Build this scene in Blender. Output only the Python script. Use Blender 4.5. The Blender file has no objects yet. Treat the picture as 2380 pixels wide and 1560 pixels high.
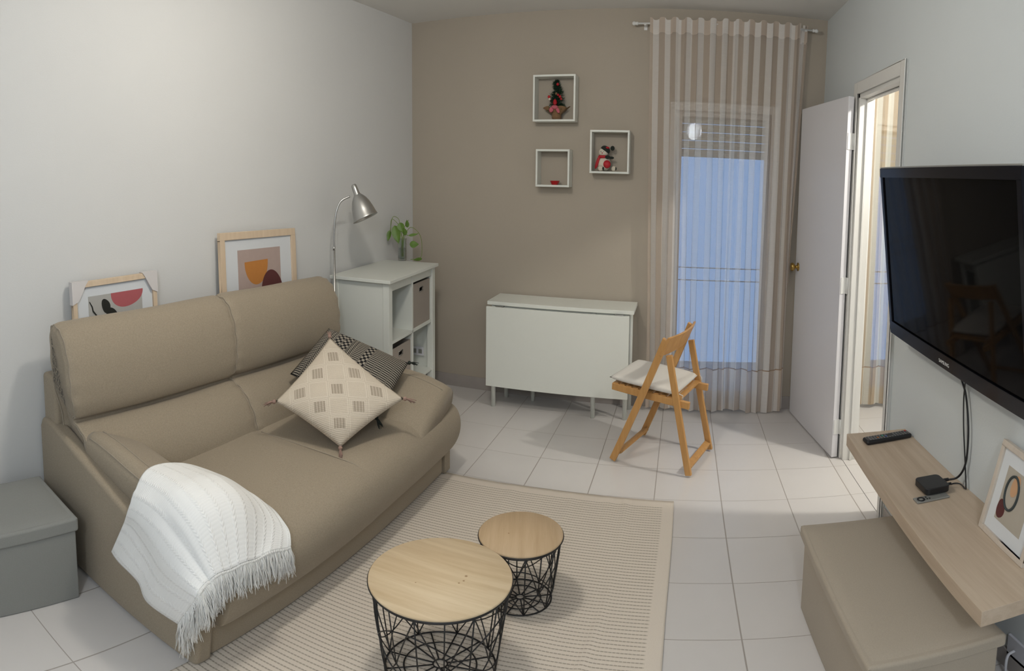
import bpy, bmesh, math, random
from mathutils import Vector, Matrix, Euler
from math import sin, cos, pi, radians, sqrt, atan2
random.seed(7)
SC = bpy.context.scene
COL = SC.collection

# ------------------------------------------------------------------ camera
# the photograph is a hand-held panorama: an equirectangular slice
cam = bpy.data.cameras.new('camera')
cam.type = 'PANO'
A_, B_, V0 = 1293.9, 1469.2, 256.6
lon = 1190.0 / A_
vals = dict(panorama_type='EQUIRECTANGULAR', longitude_min=-lon, longitude_max=lon,
            latitude_min=-(780 + V0) / B_, latitude_max=(780 - V0) / B_)
for tgt in (cam, getattr(cam, 'cycles', None)):
    for k, v in vals.items():
        try:
            setattr(tgt, k, v)
        except Exception:
            pass
cam.clip_start = 0.02
co = bpy.data.objects.new('camera', cam)
COL.objects.link(co)
r_ = Vector((0.95265188, 0.30389973, 0.00996785))
f_ = Vector((-0.30218379, 0.94989399, -0.07991469))
u_ = Vector((-0.03375446, 0.07311876, 0.99675187))
co.matrix_world = Matrix(((r_.x, u_.x, -f_.x, 2.1623), (r_.y, u_.y, -f_.y, -4.10585),
                          (r_.z, u_.z, -f_.z, 1.55435), (0, 0, 0, 1)))
SC.camera = co

# ------------------------------------------------------------------ world, lights, exposure
W, H = 3.184, 2.683
YN, YS = 0.0, -6.2
wd = bpy.data.worlds.new('dusk')
SC.world = wd
wd.use_nodes = True
wn = wd.node_tree.nodes
bg = wn['Background']
bg.inputs[0].default_value = (0.235, 0.42, 0.78, 1)
bg.inputs[1].default_value = 1.35


def lamp(name, loc, power, size, color):
    l = bpy.data.lights.new(name, 'POINT')
    l.energy = power
    l.shadow_soft_size = size
    l.color = color
    o = bpy.data.objects.new(name, l)
    o.location = loc
    COL.objects.link(o)
    return o


lamp('ceiling_lamp_light', (1.25, -2.50, 2.42), 37, 0.08, (1.0, 0.945, 0.855))
lamp('rear_fill_light', (2.3, -5.0, 2.25), 52, 0.12, (0.90, 0.97, 1.05))  # unseen fill light added behind the camera to brighten the room
lamp('next_room_light', (4.05, -1.62, 2.45), 95, 0.05, (1.0, 0.96, 0.88))
SC.view_settings.view_transform = 'Standard'
SC.view_settings.look = 'None'
SC.view_settings.exposure = 0.0
SC.view_settings.gamma = 1.0
SC.view_settings.use_curve_mapping = False
try:
    SC.cycles.use_denoising = True
    SC.cycles.max_bounces = 10
    SC.cycles.transparent_max_bounces = 24
    SC.cycles.sample_clamp_indirect = 6
    SC.cycles.caustics_reflective = False
    SC.cycles.caustics_refractive = False
except Exception:
    pass


# ------------------------------------------------------------------ materials
class NT:
    def __init__(s, name):
        s.m = bpy.data.materials.new(name)
        s.m.use_nodes = True
        s.t = s.m.node_tree
        s.n = s.t.nodes
        s.b = s.n['Principled BSDF']
        s.out = s.n['Material Output']

    def node(s, typ, **kw):
        n = s.n.new(typ)
        for k, v in kw.items():
            setattr(n, k, v)
        return n

    def link(s, a, b):
        s.t.links.new(a, b)

    def coord(s, kind='Object'):
        if not hasattr(s, '_tc'):
            s._tc = s.node('ShaderNodeTexCoord')
        return s._tc.outputs[kind]

    def mapping(s, src, scale=(1, 1, 1), loc=(0, 0, 0), rot=(0, 0, 0)):
        m = s.node('ShaderNodeMapping')
        m.inputs['Scale'].default_value = scale
        m.inputs['Location'].default_value = loc
        m.inputs['Rotation'].default_value = rot
        s.link(src, m.inputs[0])
        return m.outputs[0]

    def math(s, op, a, b=None, c=None):
        n = s.node('ShaderNodeMath', operation=op)
        for i, v in enumerate((a, b, c)):
            if v is None:
                continue
            if isinstance(v, (int, float)):
                n.inputs[i].default_value = v
            else:
                s.link(v, n.inputs[i])
        return n.outputs[0]

    def sep(s, v):
        n = s.node('ShaderNodeSeparateXYZ')
        s.link(v, n.inputs[0])
        return n.outputs

    def noise(s, v, scale, detail=3, rough=0.5):
        n = s.node('ShaderNodeTexNoise')
        n.inputs['Scale'].default_value = scale
        n.inputs['Detail'].default_value = detail
        n.inputs['Roughness'].default_value = rough
        s.link(v, n.inputs['Vector'])
        return n.outputs['Fac']

    def mix(s, fac, a, b):
        n = s.node('ShaderNodeMix', data_type='RGBA')
        for sock, v in ((n.inputs[0], fac), (n.inputs[6], a), (n.inputs[7], b)):
            if isinstance(v, (int, float)):
                sock.default_value = v
            elif isinstance(v, tuple):
                sock.default_value = (v[0], v[1], v[2], 1)
            else:
                s.link(v, sock)
        return n.outputs[2]

    def ramp(s, v, lo, hi):
        n = s.node('ShaderNodeMapRange')
        n.inputs[1].default_value = lo
        n.inputs[2].default_value = hi
        s.link(v, n.inputs[0])
        return n.outputs[0]

    def base(s, v, rough=0.6, spec=0.5, metal=0.0):
        if isinstance(v, tuple):
            s.b.inputs['Base Color'].default_value = (v[0], v[1], v[2], 1)
        else:
            s.link(v, s.b.inputs['Base Color'])
        s.b.inputs['Roughness'].default_value = rough
        s.b.inputs['Specular IOR Level'].default_value = spec
        s.b.inputs['Metallic'].default_value = metal

    def bump(s, h, strength=0.3, dist=0.002):
        n = s.node('ShaderNodeBump')
        n.inputs['Strength'].default_value = strength
        n.inputs['Distance'].default_value = dist
        s.link(h, n.inputs['Height'])
        s.link(n.outputs[0], s.b.inputs['Normal'])


def plain(name, col, rough=0.5, spec=0.5, metal=0.0, vary=0.04, scale=14.0):
    t = NT(name)
    nz = t.noise(t.coord(), scale, 3)
    dark = tuple(c * (1 - vary) for c in col)
    lite = tuple(min(1, c * (1 + vary)) for c in col)
    t.base(t.mix(nz, dark, lite), rough, spec, metal)
    return t.m


def wall_mat(name, col, vary=0.03):
    t = NT(name)
    nz = t.noise(t.coord(), 1.7, 3)
    t.base(t.mix(nz, tuple(c * (1 - vary) for c in col), tuple(c * (1 + vary) for c in col)), 0.85, 0.2)
    t.bump(t.noise(t.coord(), 160, 4), 0.25, 0.0015)
    return t.m


def fabric(name, col, vary=0.10, weave=900, rough=0.95, bump=0.35):
    t = NT(name)
    fine = t.noise(t.coord(), weave, 2)
    mid = t.noise(t.coord(), 5, 3)
    c1 = t.mix(fine, tuple(c * (1 - vary) for c in col), tuple(c * (1 + vary) for c in col))
    c2 = t.mix(t.ramp(mid, 0.2, 0.8), tuple(c * 0.97 for c in col), tuple(c * 1.03 for c in col))
    t.base(t.mix(0.35, c1, c2), rough, 0.12)
    t.b.inputs['Sheen Weight'].default_value = 0.12
    t.bump(t.noise(t.coord(), weave * 0.6, 2), bump, 0.001)
    return t.m


def wood(name, c1, c2, axis='Y', scale=1.0, rough=0.5, knots=False):
    t = NT(name)
    st = {'X': (1.2, 22, 22), 'Y': (22, 1.2, 22), 'Z': (22, 22, 1.2)}[axis]
    v = t.mapping(t.coord(), tuple(k * scale for k in st))
    n1 = t.noise(v, 1.6, 6, 0.62)
    v2 = t.mapping(t.coord(), tuple(k * scale * 3.5 for k in st))
    n2 = t.noise(v2, 2.0, 3, 0.6)
    f = t.math('ADD', t.math('MULTIPLY', t.ramp(n1, 0.3, 0.72), 0.7), t.math('MULTIPLY', n2, 0.3))
    t.base(t.mix(f, c1, c2), rough, 0.35)
    t.bump(n2, 0.15, 0.001)
    return t.m


M = {}
M['wall_white'] = wall_mat('wall_white_paint', (0.655, 0.655, 0.645))
M['wall_right'] = wall_mat('wall_cool_paint', (0.62, 0.655, 0.665))
M['wall_beige'] = wall_mat('wall_beige_paint', (0.420, 0.370, 0.305))
M['ceiling'] = wall_mat('ceiling_paint', (0.74, 0.73, 0.70))
M['white_lacquer'] = plain('white_lacquer', (0.74, 0.755, 0.70), 0.38, 0.45, vary=0.01)
M['white_wood'] = plain('white_painted_wood', (0.70, 0.715, 0.665), 0.45, 0.4, vary=0.015)
M['trim_paint'] = plain('trim_satin_paint', (0.72, 0.71, 0.68), 0.45, 0.4, vary=0.015)
M['door_paint'] = plain('door_satin_paint', (0.72, 0.71, 0.735), 0.42, 0.4, vary=0.02, scale=3)
M['sofa'] = fabric('sofa_taupe_fabric', (0.330, 0.276, 0.206), 0.34, 210)
M['sofa_seam'] = fabric('sofa_seam_thread', (0.34, 0.29, 0.225), 0.08)
M['grey_fabric'] = fabric('grey_linen_fabric', (0.250, 0.253, 0.240), 0.16, 350)
M['bench_fabric'] = fabric('brown_linen_fabric', (0.375, 0.325, 0.262), 0.16, 350)
M['bin_fabric'] = fabric('taupe_bin_fabric', (0.33, 0.285, 0.245), 0.08, 300)
M['seat_pad'] = fabric('offwhite_cotton', (0.66, 0.63, 0.58), 0.05, 300)
M['chair_wood'] = wood('honey_pine', (0.46, 0.235, 0.075), (0.60, 0.34, 0.13), 'Z', 1.0, 0.42)
M['black_metal'] = plain('black_wire', (0.012, 0.012, 0.013), 0.45, 0.5)
M['black_plastic'] = plain('black_plastic', (0.012, 0.012, 0.014), 0.38, 0.5)
M['black_gloss'] = plain('black_gloss', (0.006, 0.0065, 0.010), 0.12, 0.18)
M['screen'] = plain('dark_screen', (0.0028, 0.0028, 0.0032), 0.05, 0.05)
M['steel'] = plain('brushed_steel', (0.52, 0.52, 0.51), 0.32, 0.5, 1.0)
M['brass'] = plain('aged_brass', (0.46, 0.30, 0.09), 0.3, 0.5, 1.0)
M['grey_tile'] = plain('grey_skirting_tile', (0.36, 0.325, 0.30), 0.35, 0.5, vary=0.08)
M['shelf_oak'] = wood('oak_laminate', (0.40, 0.305, 0.220), (0.56, 0.46, 0.355), 'Y', 0.9, 0.5)
M['frame_oak'] = wood('light_oak_frame', (0.60, 0.46, 0.32), (0.72, 0.58, 0.43), 'Z', 1.2, 0.5)
M['frame_ash'] = wood('washed_ash_frame', (0.52, 0.45, 0.38), (0.62, 0.555, 0.48), 'Z', 1.2, 0.5)
M['paper'] = plain('white_mat_board', (0.66, 0.68, 0.70), 0.8, 0.2, vary=0.01)
M['card'] = plain('grey_white_card', (0.64, 0.61, 0.60), 0.7, 0.2, vary=0.02)
M['pvc'] = plain('white_pvc', (0.72, 0.72, 0.70), 0.35, 0.4, vary=0.01)
M['slat'] = plain('roller_shutter_slat', (0.66, 0.66, 0.62), 0.5, 0.3)
M['outlet'] = plain('outlet_plastic', (0.62, 0.62, 0.66), 0.35, 0.4)
M['leaf'] = plain('green_leaf', (0.105, 0.195, 0.028), 0.45, 0.4, vary=0.35, scale=40)
M['stem'] = plain('green_stem', (0.22, 0.29, 0.09), 0.5, 0.3)
M['root'] = plain('pale_root', (0.30, 0.25, 0.17), 0.6, 0.3)
M['pine'] = plain('dark_pine_needles', (0.018, 0.045, 0.025), 0.7, 0.2, vary=0.4, scale=90)
M['burlap'] = fabric('burlap', (0.21, 0.125, 0.065), 0.3, 250)
M['red'] = plain('red_felt', (0.42, 0.012, 0.02), 0.55, 0.4)
M['red_shiny'] = plain('red_lacquer', (0.45, 0.008, 0.012), 0.15, 0.6)
M['pink'] = plain('pink_cloth', (0.48, 0.11, 0.14), 0.7, 0.3)
M['plush'] = fabric('white_plush', (0.62, 0.56, 0.46), 0.1, 200)
M['dark_plush'] = fabric('dark_plush', (0.025, 0.03, 0.025), 0.3, 200)
M['silver'] = plain('grey_silver_plastic', (0.32, 0.32, 0.30), 0.35, 0.5, 0.4)
M['tile_edge'] = plain('threshold_dark_gap', (0.10, 0.095, 0.09), 0.8, 0.2)
M['thread'] = plain('mauve_tassel', (0.33, 0.22, 0.18), 0.9, 0.1)
M['fringe'] = plain('white_cotton_yarn', (0.80, 0.795, 0.77), 0.9, 0.1)
M['rubber'] = plain('grey_rubber', (0.10, 0.10, 0.10), 0.7, 0.2)


def m_glass():
    t = NT('clear_glass')
    tr = t.node('ShaderNodeBsdfTransparent')
    tr.inputs[0].default_value = (0.90, 0.93, 0.92, 1)
    gl = t.node('ShaderNodeBsdfGlossy')
    gl.inputs['Roughness'].default_value = 0.05
    mx = t.node('ShaderNodeMixShader')
    lw = t.node('ShaderNodeLayerWeight')
    lw.inputs[0].default_value = 0.35
    t.link(lw.outputs['Facing'], mx.inputs[0])
    t.link(tr.outputs[0], mx.inputs[1])
    t.link(gl.outputs[0], mx.inputs[2])
    t.link(mx.outputs[0], t.out.inputs[0])
    return t.m


def m_pane():
    t = NT('window_pane_glass')
    tr = t.node('ShaderNodeBsdfTransparent')
    tr.inputs[0].default_value = (0.93, 0.96, 0.96, 1)
    gl = t.node('ShaderNodeBsdfGlossy')
    gl.inputs['Roughness'].default_value = 0.02
    gl.inputs['Color'].default_value = (1, 1, 1, 1)
    mx = t.node('ShaderNodeMixShader')
    fr = t.node('ShaderNodeFresnel')
    fr.inputs[0].default_value = 1.3
    t.link(fr.outputs[0], mx.inputs[0])
    t.link(tr.outputs[0], mx.inputs[1])
    t.link(gl.outputs[0], mx.inputs[2])
    t.link(mx.outputs[0], t.out.inputs[0])
    return t.m


M['glass'] = m_glass()
M['pane'] = m_pane()

TS = 0.35


def m_floor():
    t = NT('cream_floor_tiles')
    X, Y, Z = t.sep(t.coord())
    gx = t.math('FRACT', t.math('ADD', t.math('MULTIPLY', X, 1 / TS), -2.876 + 30))
    gy = t.math('FRACT', t.math('ADD', t.math('MULTIPLY', Y, 1 / TS), 0.762 + 30))

    def edge(f, w):
        d = t.math('MINIMUM', f, t.math('SUBTRACT', 1.0, f))
        return t.math('SUBTRACT', 1.0, t.ramp(d, w * 0.45, w))
    ex = edge(gx, 0.0105)
    ey = edge(gy, 0.0068)
    g = t.math('MAXIMUM', ex, ey)
    ix = t.math('FLOOR', t.math('ADD', t.math('MULTIPLY', X, 1 / TS), -2.876 + 30))
    iy = t.math('FLOOR', t.math('ADD', t.math('MULTIPLY', Y, 1 / TS), 0.762 + 30))
    wn_ = t.node('ShaderNodeTexWhiteNoise', noise_dimensions='2D')
    cb = t.node('ShaderNodeCombineXYZ')
    t.link(ix, cb.inputs[0])
    t.link(iy, cb.inputs[1])
    t.link(cb.outputs[0], wn_.inputs['Vector'])
    nz = t.noise(t.coord(), 9, 4)
    f = t.math('ADD', t.math('MULTIPLY', wn_.outputs[0], 0.35), t.math('MULTIPLY', nz, 0.65))
    c = t.mix(f, (0.615, 0.590, 0.572), (0.650, 0.625, 0.606))
    c = t.mix(t.math('MULTIPLY', g, 0.68), c, (0.22, 0.185, 0.155))
    t.base(c, 0.30, 0.38)
    rr = t.math('ADD', t.math('MULTIPLY', g, 0.4), 0.27)
    t.link(rr, t.b.inputs['Roughness'])
    t.bump(t.math('SUBTRACT', 1.0, g), 0.35, 0.0015)
    return t.m


M['floor'] = m_floor()


def m_rug():
    t = NT('beige_ribbed_rug')
    X, Y, Z = t.sep(t.coord('UV'))      # metres: X across, Y along from back edge
    pitch = 0.0215
    f = t.math('FRACT', t.math('MULTIPLY', Y, 1 / pitch))
    d = t.math('ABSOLUTE', t.math('SUBTRACT', f, 0.5))
    line = t.math('SUBTRACT', 1.0, t.ramp(d, 0.07, 0.17))
    dx = t.math('FRACT', t.math('MULTIPLY', X, 1 / 0.013))
    dash = t.ramp(t.math('ABSOLUTE', t.math('SUBTRACT', dx, 0.5)), 0.08, 0.2)
    line = t.math('MULTIPLY', line, t.math('ADD', 0.45, t.math('MULTIPLY', dash, 0.55)))
    inx = t.ramp(t.math('ABSOLUTE', X), 0.055, 0.058)     # border on the right edge (x measured from it)
    iny = t.ramp(Y, 0.065, 0.068)
    line = t.math('MULTIPLY', line, t.math('MULTIPLY', inx, iny))
    nz = t.noise(t.coord('UV'), 260, 2)
    c = t.mix(nz, (0.66, 0.585, 0.50), (0.745, 0.675, 0.59))
    c = t.mix(t.math('MULTIPLY', line, 0.62), c, (0.215, 0.185, 0.14))
    t.base(c, 0.95, 0.1)
    t.bump(t.math('ADD', t.math('MULTIPLY', line, -1.0), t.math('MULTIPLY', nz, 0.3)), 0.5, 0.002)
    return t.m


M['rug'] = m_rug()


def m_curtain(name, alpha, ca, cb, period=0.118, duty=0.42, hem=None):
    """sheer cloth with vertical stripes laid along its width (UV in metres)"""
    t = NT(name)
    U, V, _ = t.sep(t.coord('UV'))
    f = t.math('FRACT', t.math('MULTIPLY', U, 1 / period))
    s1 = t.ramp(t.math('ABSOLUTE', t.math('SUBTRACT', f, 0.5)), duty * 0.5 - 0.02, duty * 0.5 + 0.02)
    weave = t.noise(t.mapping(t.coord('UV'), (260, 1800, 1)), 1.0, 2)
    slub = t.noise(t.mapping(t.coord('UV'), (18, 420, 1)), 1.0, 3)
    col = t.mix(s1, ca, cb)
    col = t.mix(t.math('MULTIPLY', slub, 0.35), col, tuple(c * 0.75 for c in cb))
    hm = t.math('GREATER_THAN', t.math('ABSOLUTE', t.math('SUBTRACT', V, 0.31)), 0.004)
    col = t.mix(hm, (0.45, 0.32, 0.22), col)
    below = t.math('LESS_THAN', V, 0.31)
    top = t.math('GREATER_THAN', V, 2.49)
    dbl = t.math('MAXIMUM', below, top)
    df = t.node('ShaderNodeBsdfDiffuse')
    tl = t.node('ShaderNodeBsdfTranslucent')
    tr = t.node('ShaderNodeBsdfTransparent')
    t.link(col, df.inputs[0])
    t.link(col, tl.inputs[0])
    m1 = t.node('ShaderNodeMixShader')
    m1.inputs[0].default_value = 0.28
    t.link(df.outputs[0], m1.inputs[1])
    t.link(tl.outputs[0], m1.inputs[2])
    m2 = t.node('ShaderNodeMixShader')
    a = t.math('MULTIPLY', t.math('ADD', alpha, t.math('MULTIPLY', t.math('SUBTRACT', weave, 0.5), 0.35)),
               t.math('SUBTRACT', 1.0, t.math('MULTIPLY', dbl, 0.45)))
    a = t.math('MULTIPLY', a, t.math('ADD', 0.75, t.math('MULTIPLY', s1, 0.4)))
    a = t.math('MULTIPLY', a, t.math('SUBTRACT', 1.0, t.math('MULTIPLY', top, 0.55)))
    t.link(a, m2.inputs[0])
    t.link(m1.outputs[0], m2.inputs[1])
    t.link(tr.outputs[0], m2.inputs[2])
    t.link(m2.outputs[0], t.out.inputs[0])
    return t.m


M['curtain'] = m_curtain('striped_sheer_curtain', 0.37, (0.90, 0.87, 0.84), (0.68, 0.575, 0.485), 0.122, 0.5)
M['curtain2'] = m_curtain('striped_sheer_curtain_next_room', 0.32, (0.82, 0.80, 0.72), (0.60, 0.47, 0.33), 0.15, 0.5)


def m_basket_top(name, c1, c2, rot, spots):
    t = NT(name)
    v = t.mapping(t.coord(), (1, 1, 1), (0, 0, 0), (0, 0, rot))
    vs = t.mapping(v, (2.4, 34, 1))
    n1 = t.noise(vs, 1.0, 5, 0.6)
    n2 = t.noise(t.mapping(v, (12, 170, 1)), 1.0, 3, 0.6)
    n3 = t.noise(t.mapping(v, (4, 9, 1)), 1.2, 2)
    f = t.math('ADD', t.math('MULTIPLY', t.ramp(n1, 0.34, 0.66), 0.6),
               t.math('ADD', t.math('MULTIPLY', n2, 0.2), t.math('MULTIPLY', n3, 0.2)))
    c = t.mix(f, c1, c2)
    X, Y, Z = t.sep(t.coord())
    for (x, y, r) in spots:
        dx = t.math('SUBTRACT', X, x)
        dy = t.math('SUBTRACT', Y, y)
        d = t.math('SQRT', t.math('ADD', t.math('MULTIPLY', dx, dx), t.math('MULTIPLY', dy, dy)))
        k = t.math('SUBTRACT', 1.0, t.ramp(d, r * 0.4, r))
        c = t.mix(t.math('MULTIPLY', k, 0.75), c, (0.22, 0.11, 0.04))
    t.base(c, 0.5, 0.3)
    return t.m


M['top_big'] = m_basket_top('pale_pine_top', (0.50, 0.365, 0.215), (0.70, 0.57, 0.39), 0.15,
                            [(0.075, 0.02, 0.006), (0.075, -0.005, 0.0045), (0.065, -0.02, 0.004), (-0.055, -0.06, 0.003)])
M['top_small'] = m_basket_top('tan_pine_top', (0.44, 0.31, 0.18), (0.58, 0.43, 0.275), 1.7, [(-0.045, 0.0, 0.004)])


def m_diamond():
    t = NT('cream_diamond_knit')
    U, V, _ = t.sep(t.coord('UV'))
    fu = t.math('FRACT', t.math('ADD', t.math('MULTIPLY', U, 3.35), 0.825))
    fv = t.math('FRACT', t.math('ADD', t.math('MULTIPLY', V, 3.35), 0.825))
    du = t.math('ABSOLUTE', t.math('SUBTRACT', fu, 0.5))
    dv = t.math('ABSOLUTE', t.math('SUBTRACT', fv, 0.5))
    m = t.math('ADD', du, dv)
    core = t.math('LESS_THAN', m, 0.30)

    def ringat(r, w):
        return t.math('LESS_THAN', t.math('ABSOLUTE', t.math('SUBTRACT', m, r)), w)
    ring1, ring2, ring3 = ringat(0.335, 0.020), ringat(0.43, 0.018), ringat(0.54, 0.024)
    tuft = t.math('GREATER_THAN', t.math('SINE', t.math('MULTIPLY', t.math('SUBTRACT', U, V), 135)), 0.0)
    tuft2 = t.math('GREATER_THAN', t.math('SINE', t.math('MULTIPLY', t.math('ADD', U, V), 260)), -0.6)
    dk = t.math('MULTIPLY', core, t.math('ADD', 0.35, t.math('MULTIPLY', 0.65, t.math('MULTIPLY', tuft, tuft2))))
    rib = t.math('MULTIPLY', t.math('SINE', t.math('MULTIPLY', t.math('ADD', U, t.math('MULTIPLY', V, 1.4)), 170)), 0.5)
    nz = t.noise(t.coord('UV'), 90, 3)
    c = t.mix(nz, (0.53, 0.455, 0.36), (0.66, 0.585, 0.485))
    c = t.mix(t.math('MULTIPLY', dk, 0.70), c, (0.21, 0.165, 0.12))
    lines = t.math('MAXIMUM', ring1, t.math('MAXIMUM', ring2, ring3))
    c = t.mix(t.math('MULTIPLY', lines, 0.45), c, (0.76, 0.69, 0.59))
    t.base(c, 0.95, 0.1)
    h = t.math('ADD', t.math('MAXIMUM', ring1, t.math('MAXIMUM', ring2, ring3)),
               t.math('ADD', t.math('MULTIPLY', rib, 0.35), t.math('MULTIPLY', dk, -0.8)))
    t.bump(h, 0.7, 0.003)
    return t.m


def m_boho():
    t = NT('black_cream_woven_bands')
    U, V, _ = t.sep(t.coord('UV'))
    k = 11.0
    band = t.math('FLOOR', t.math('MULTIPLY', U, k))
    fb = t.math('FRACT', t.math('MULTIPLY', U, k))
    wn_ = t.node('ShaderNodeTexWhiteNoise', noise_dimensions='1D')
    t.link(band, wn_.inputs['W'])
    r = wn_.outputs[0]
    zig = t.math('PINGPONG', t.math('MULTIPLY', V, 30), 0.5)
    s1 = t.math('GREATER_THAN', t.math('SINE', t.math('ADD', t.math('MULTIPLY', fb, 15), t.math('MULTIPLY', zig, 9))), 0.0)
    s2 = t.math('GREATER_THAN', t.math('SINE', t.math('MULTIPLY', V, 190)), -0.1)
    s3 = t.math('GREATER_THAN', t.math('MULTIPLY', t.math('SINE', t.math('MULTIPLY', V, 80)),
                                       t.math('SINE', t.math('MULTIPLY', fb, 9.4))), 0.05)
    sel1 = t.math('GREATER_THAN', r, 0.45)
    sel2 = t.math('GREATER_THAN', r, 0.75)
    a = t.mix(sel1, s1, s2)
    a = t.mix(sel2, a, s3)
    rim = t.math('LESS_THAN', t.math('ABSOLUTE', t.math('SUBTRACT', fb, 0.5)), 0.42)
    a = t.mix(rim, t.math('GREATER_THAN', t.math('SINE', t.math('MULTIPLY', V, 300)), 0.0), a)
    nz = t.noise(t.coord('UV'), 120, 2)
    lt = t.mix(nz, (0.25, 0.22, 0.18), (0.40, 0.36, 0.30))
    t.base(t.mix(a, (0.022, 0.021, 0.022), lt), 0.95, 0.1)
    t.bump(a, 0.8, 0.004)
    return t.m


def m_throw():
    t = NT('white_cable_knit')
    U, V, _ = t.sep(t.coord('UV'))
    f = t.math('FRACT', t.math('MULTIPLY', U, 17))
    d = t.math('ABSOLUTE', t.math('SUBTRACT', f, 0.5))
    cable = t.math('SUBTRACT', 1.0, t.ramp(d, 0.06, 0.2))
    knot = t.math('SINE', t.math('ADD', t.math('MULTIPLY', V, 330), t.math('MULTIPLY', d, 22)))
    h = t.math('ADD', t.math('MULTIPLY', cable, t.math('ADD', 1.0, t.math('MULTIPLY', knot, 0.5))),
               t.math('MULTIPLY', t.math('SINE', t.math('MULTIPLY', V, 420)), 0.12))
    nz = t.noise(t.coord('UV'), 300, 2)
    c = t.mix(nz, (0.85, 0.85, 0.835), (0.91, 0.91, 0.895))
    c = t.mix(t.math('MULTIPLY', cable, 0.0), c, c)
    t.base(c, 0.95, 0.1)
    t.bump(h, 0.55, 0.0025)
    return t.m


M['diamond'] = m_diamond()
M['boho'] = m_boho()
M['throw'] = m_throw()


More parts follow.
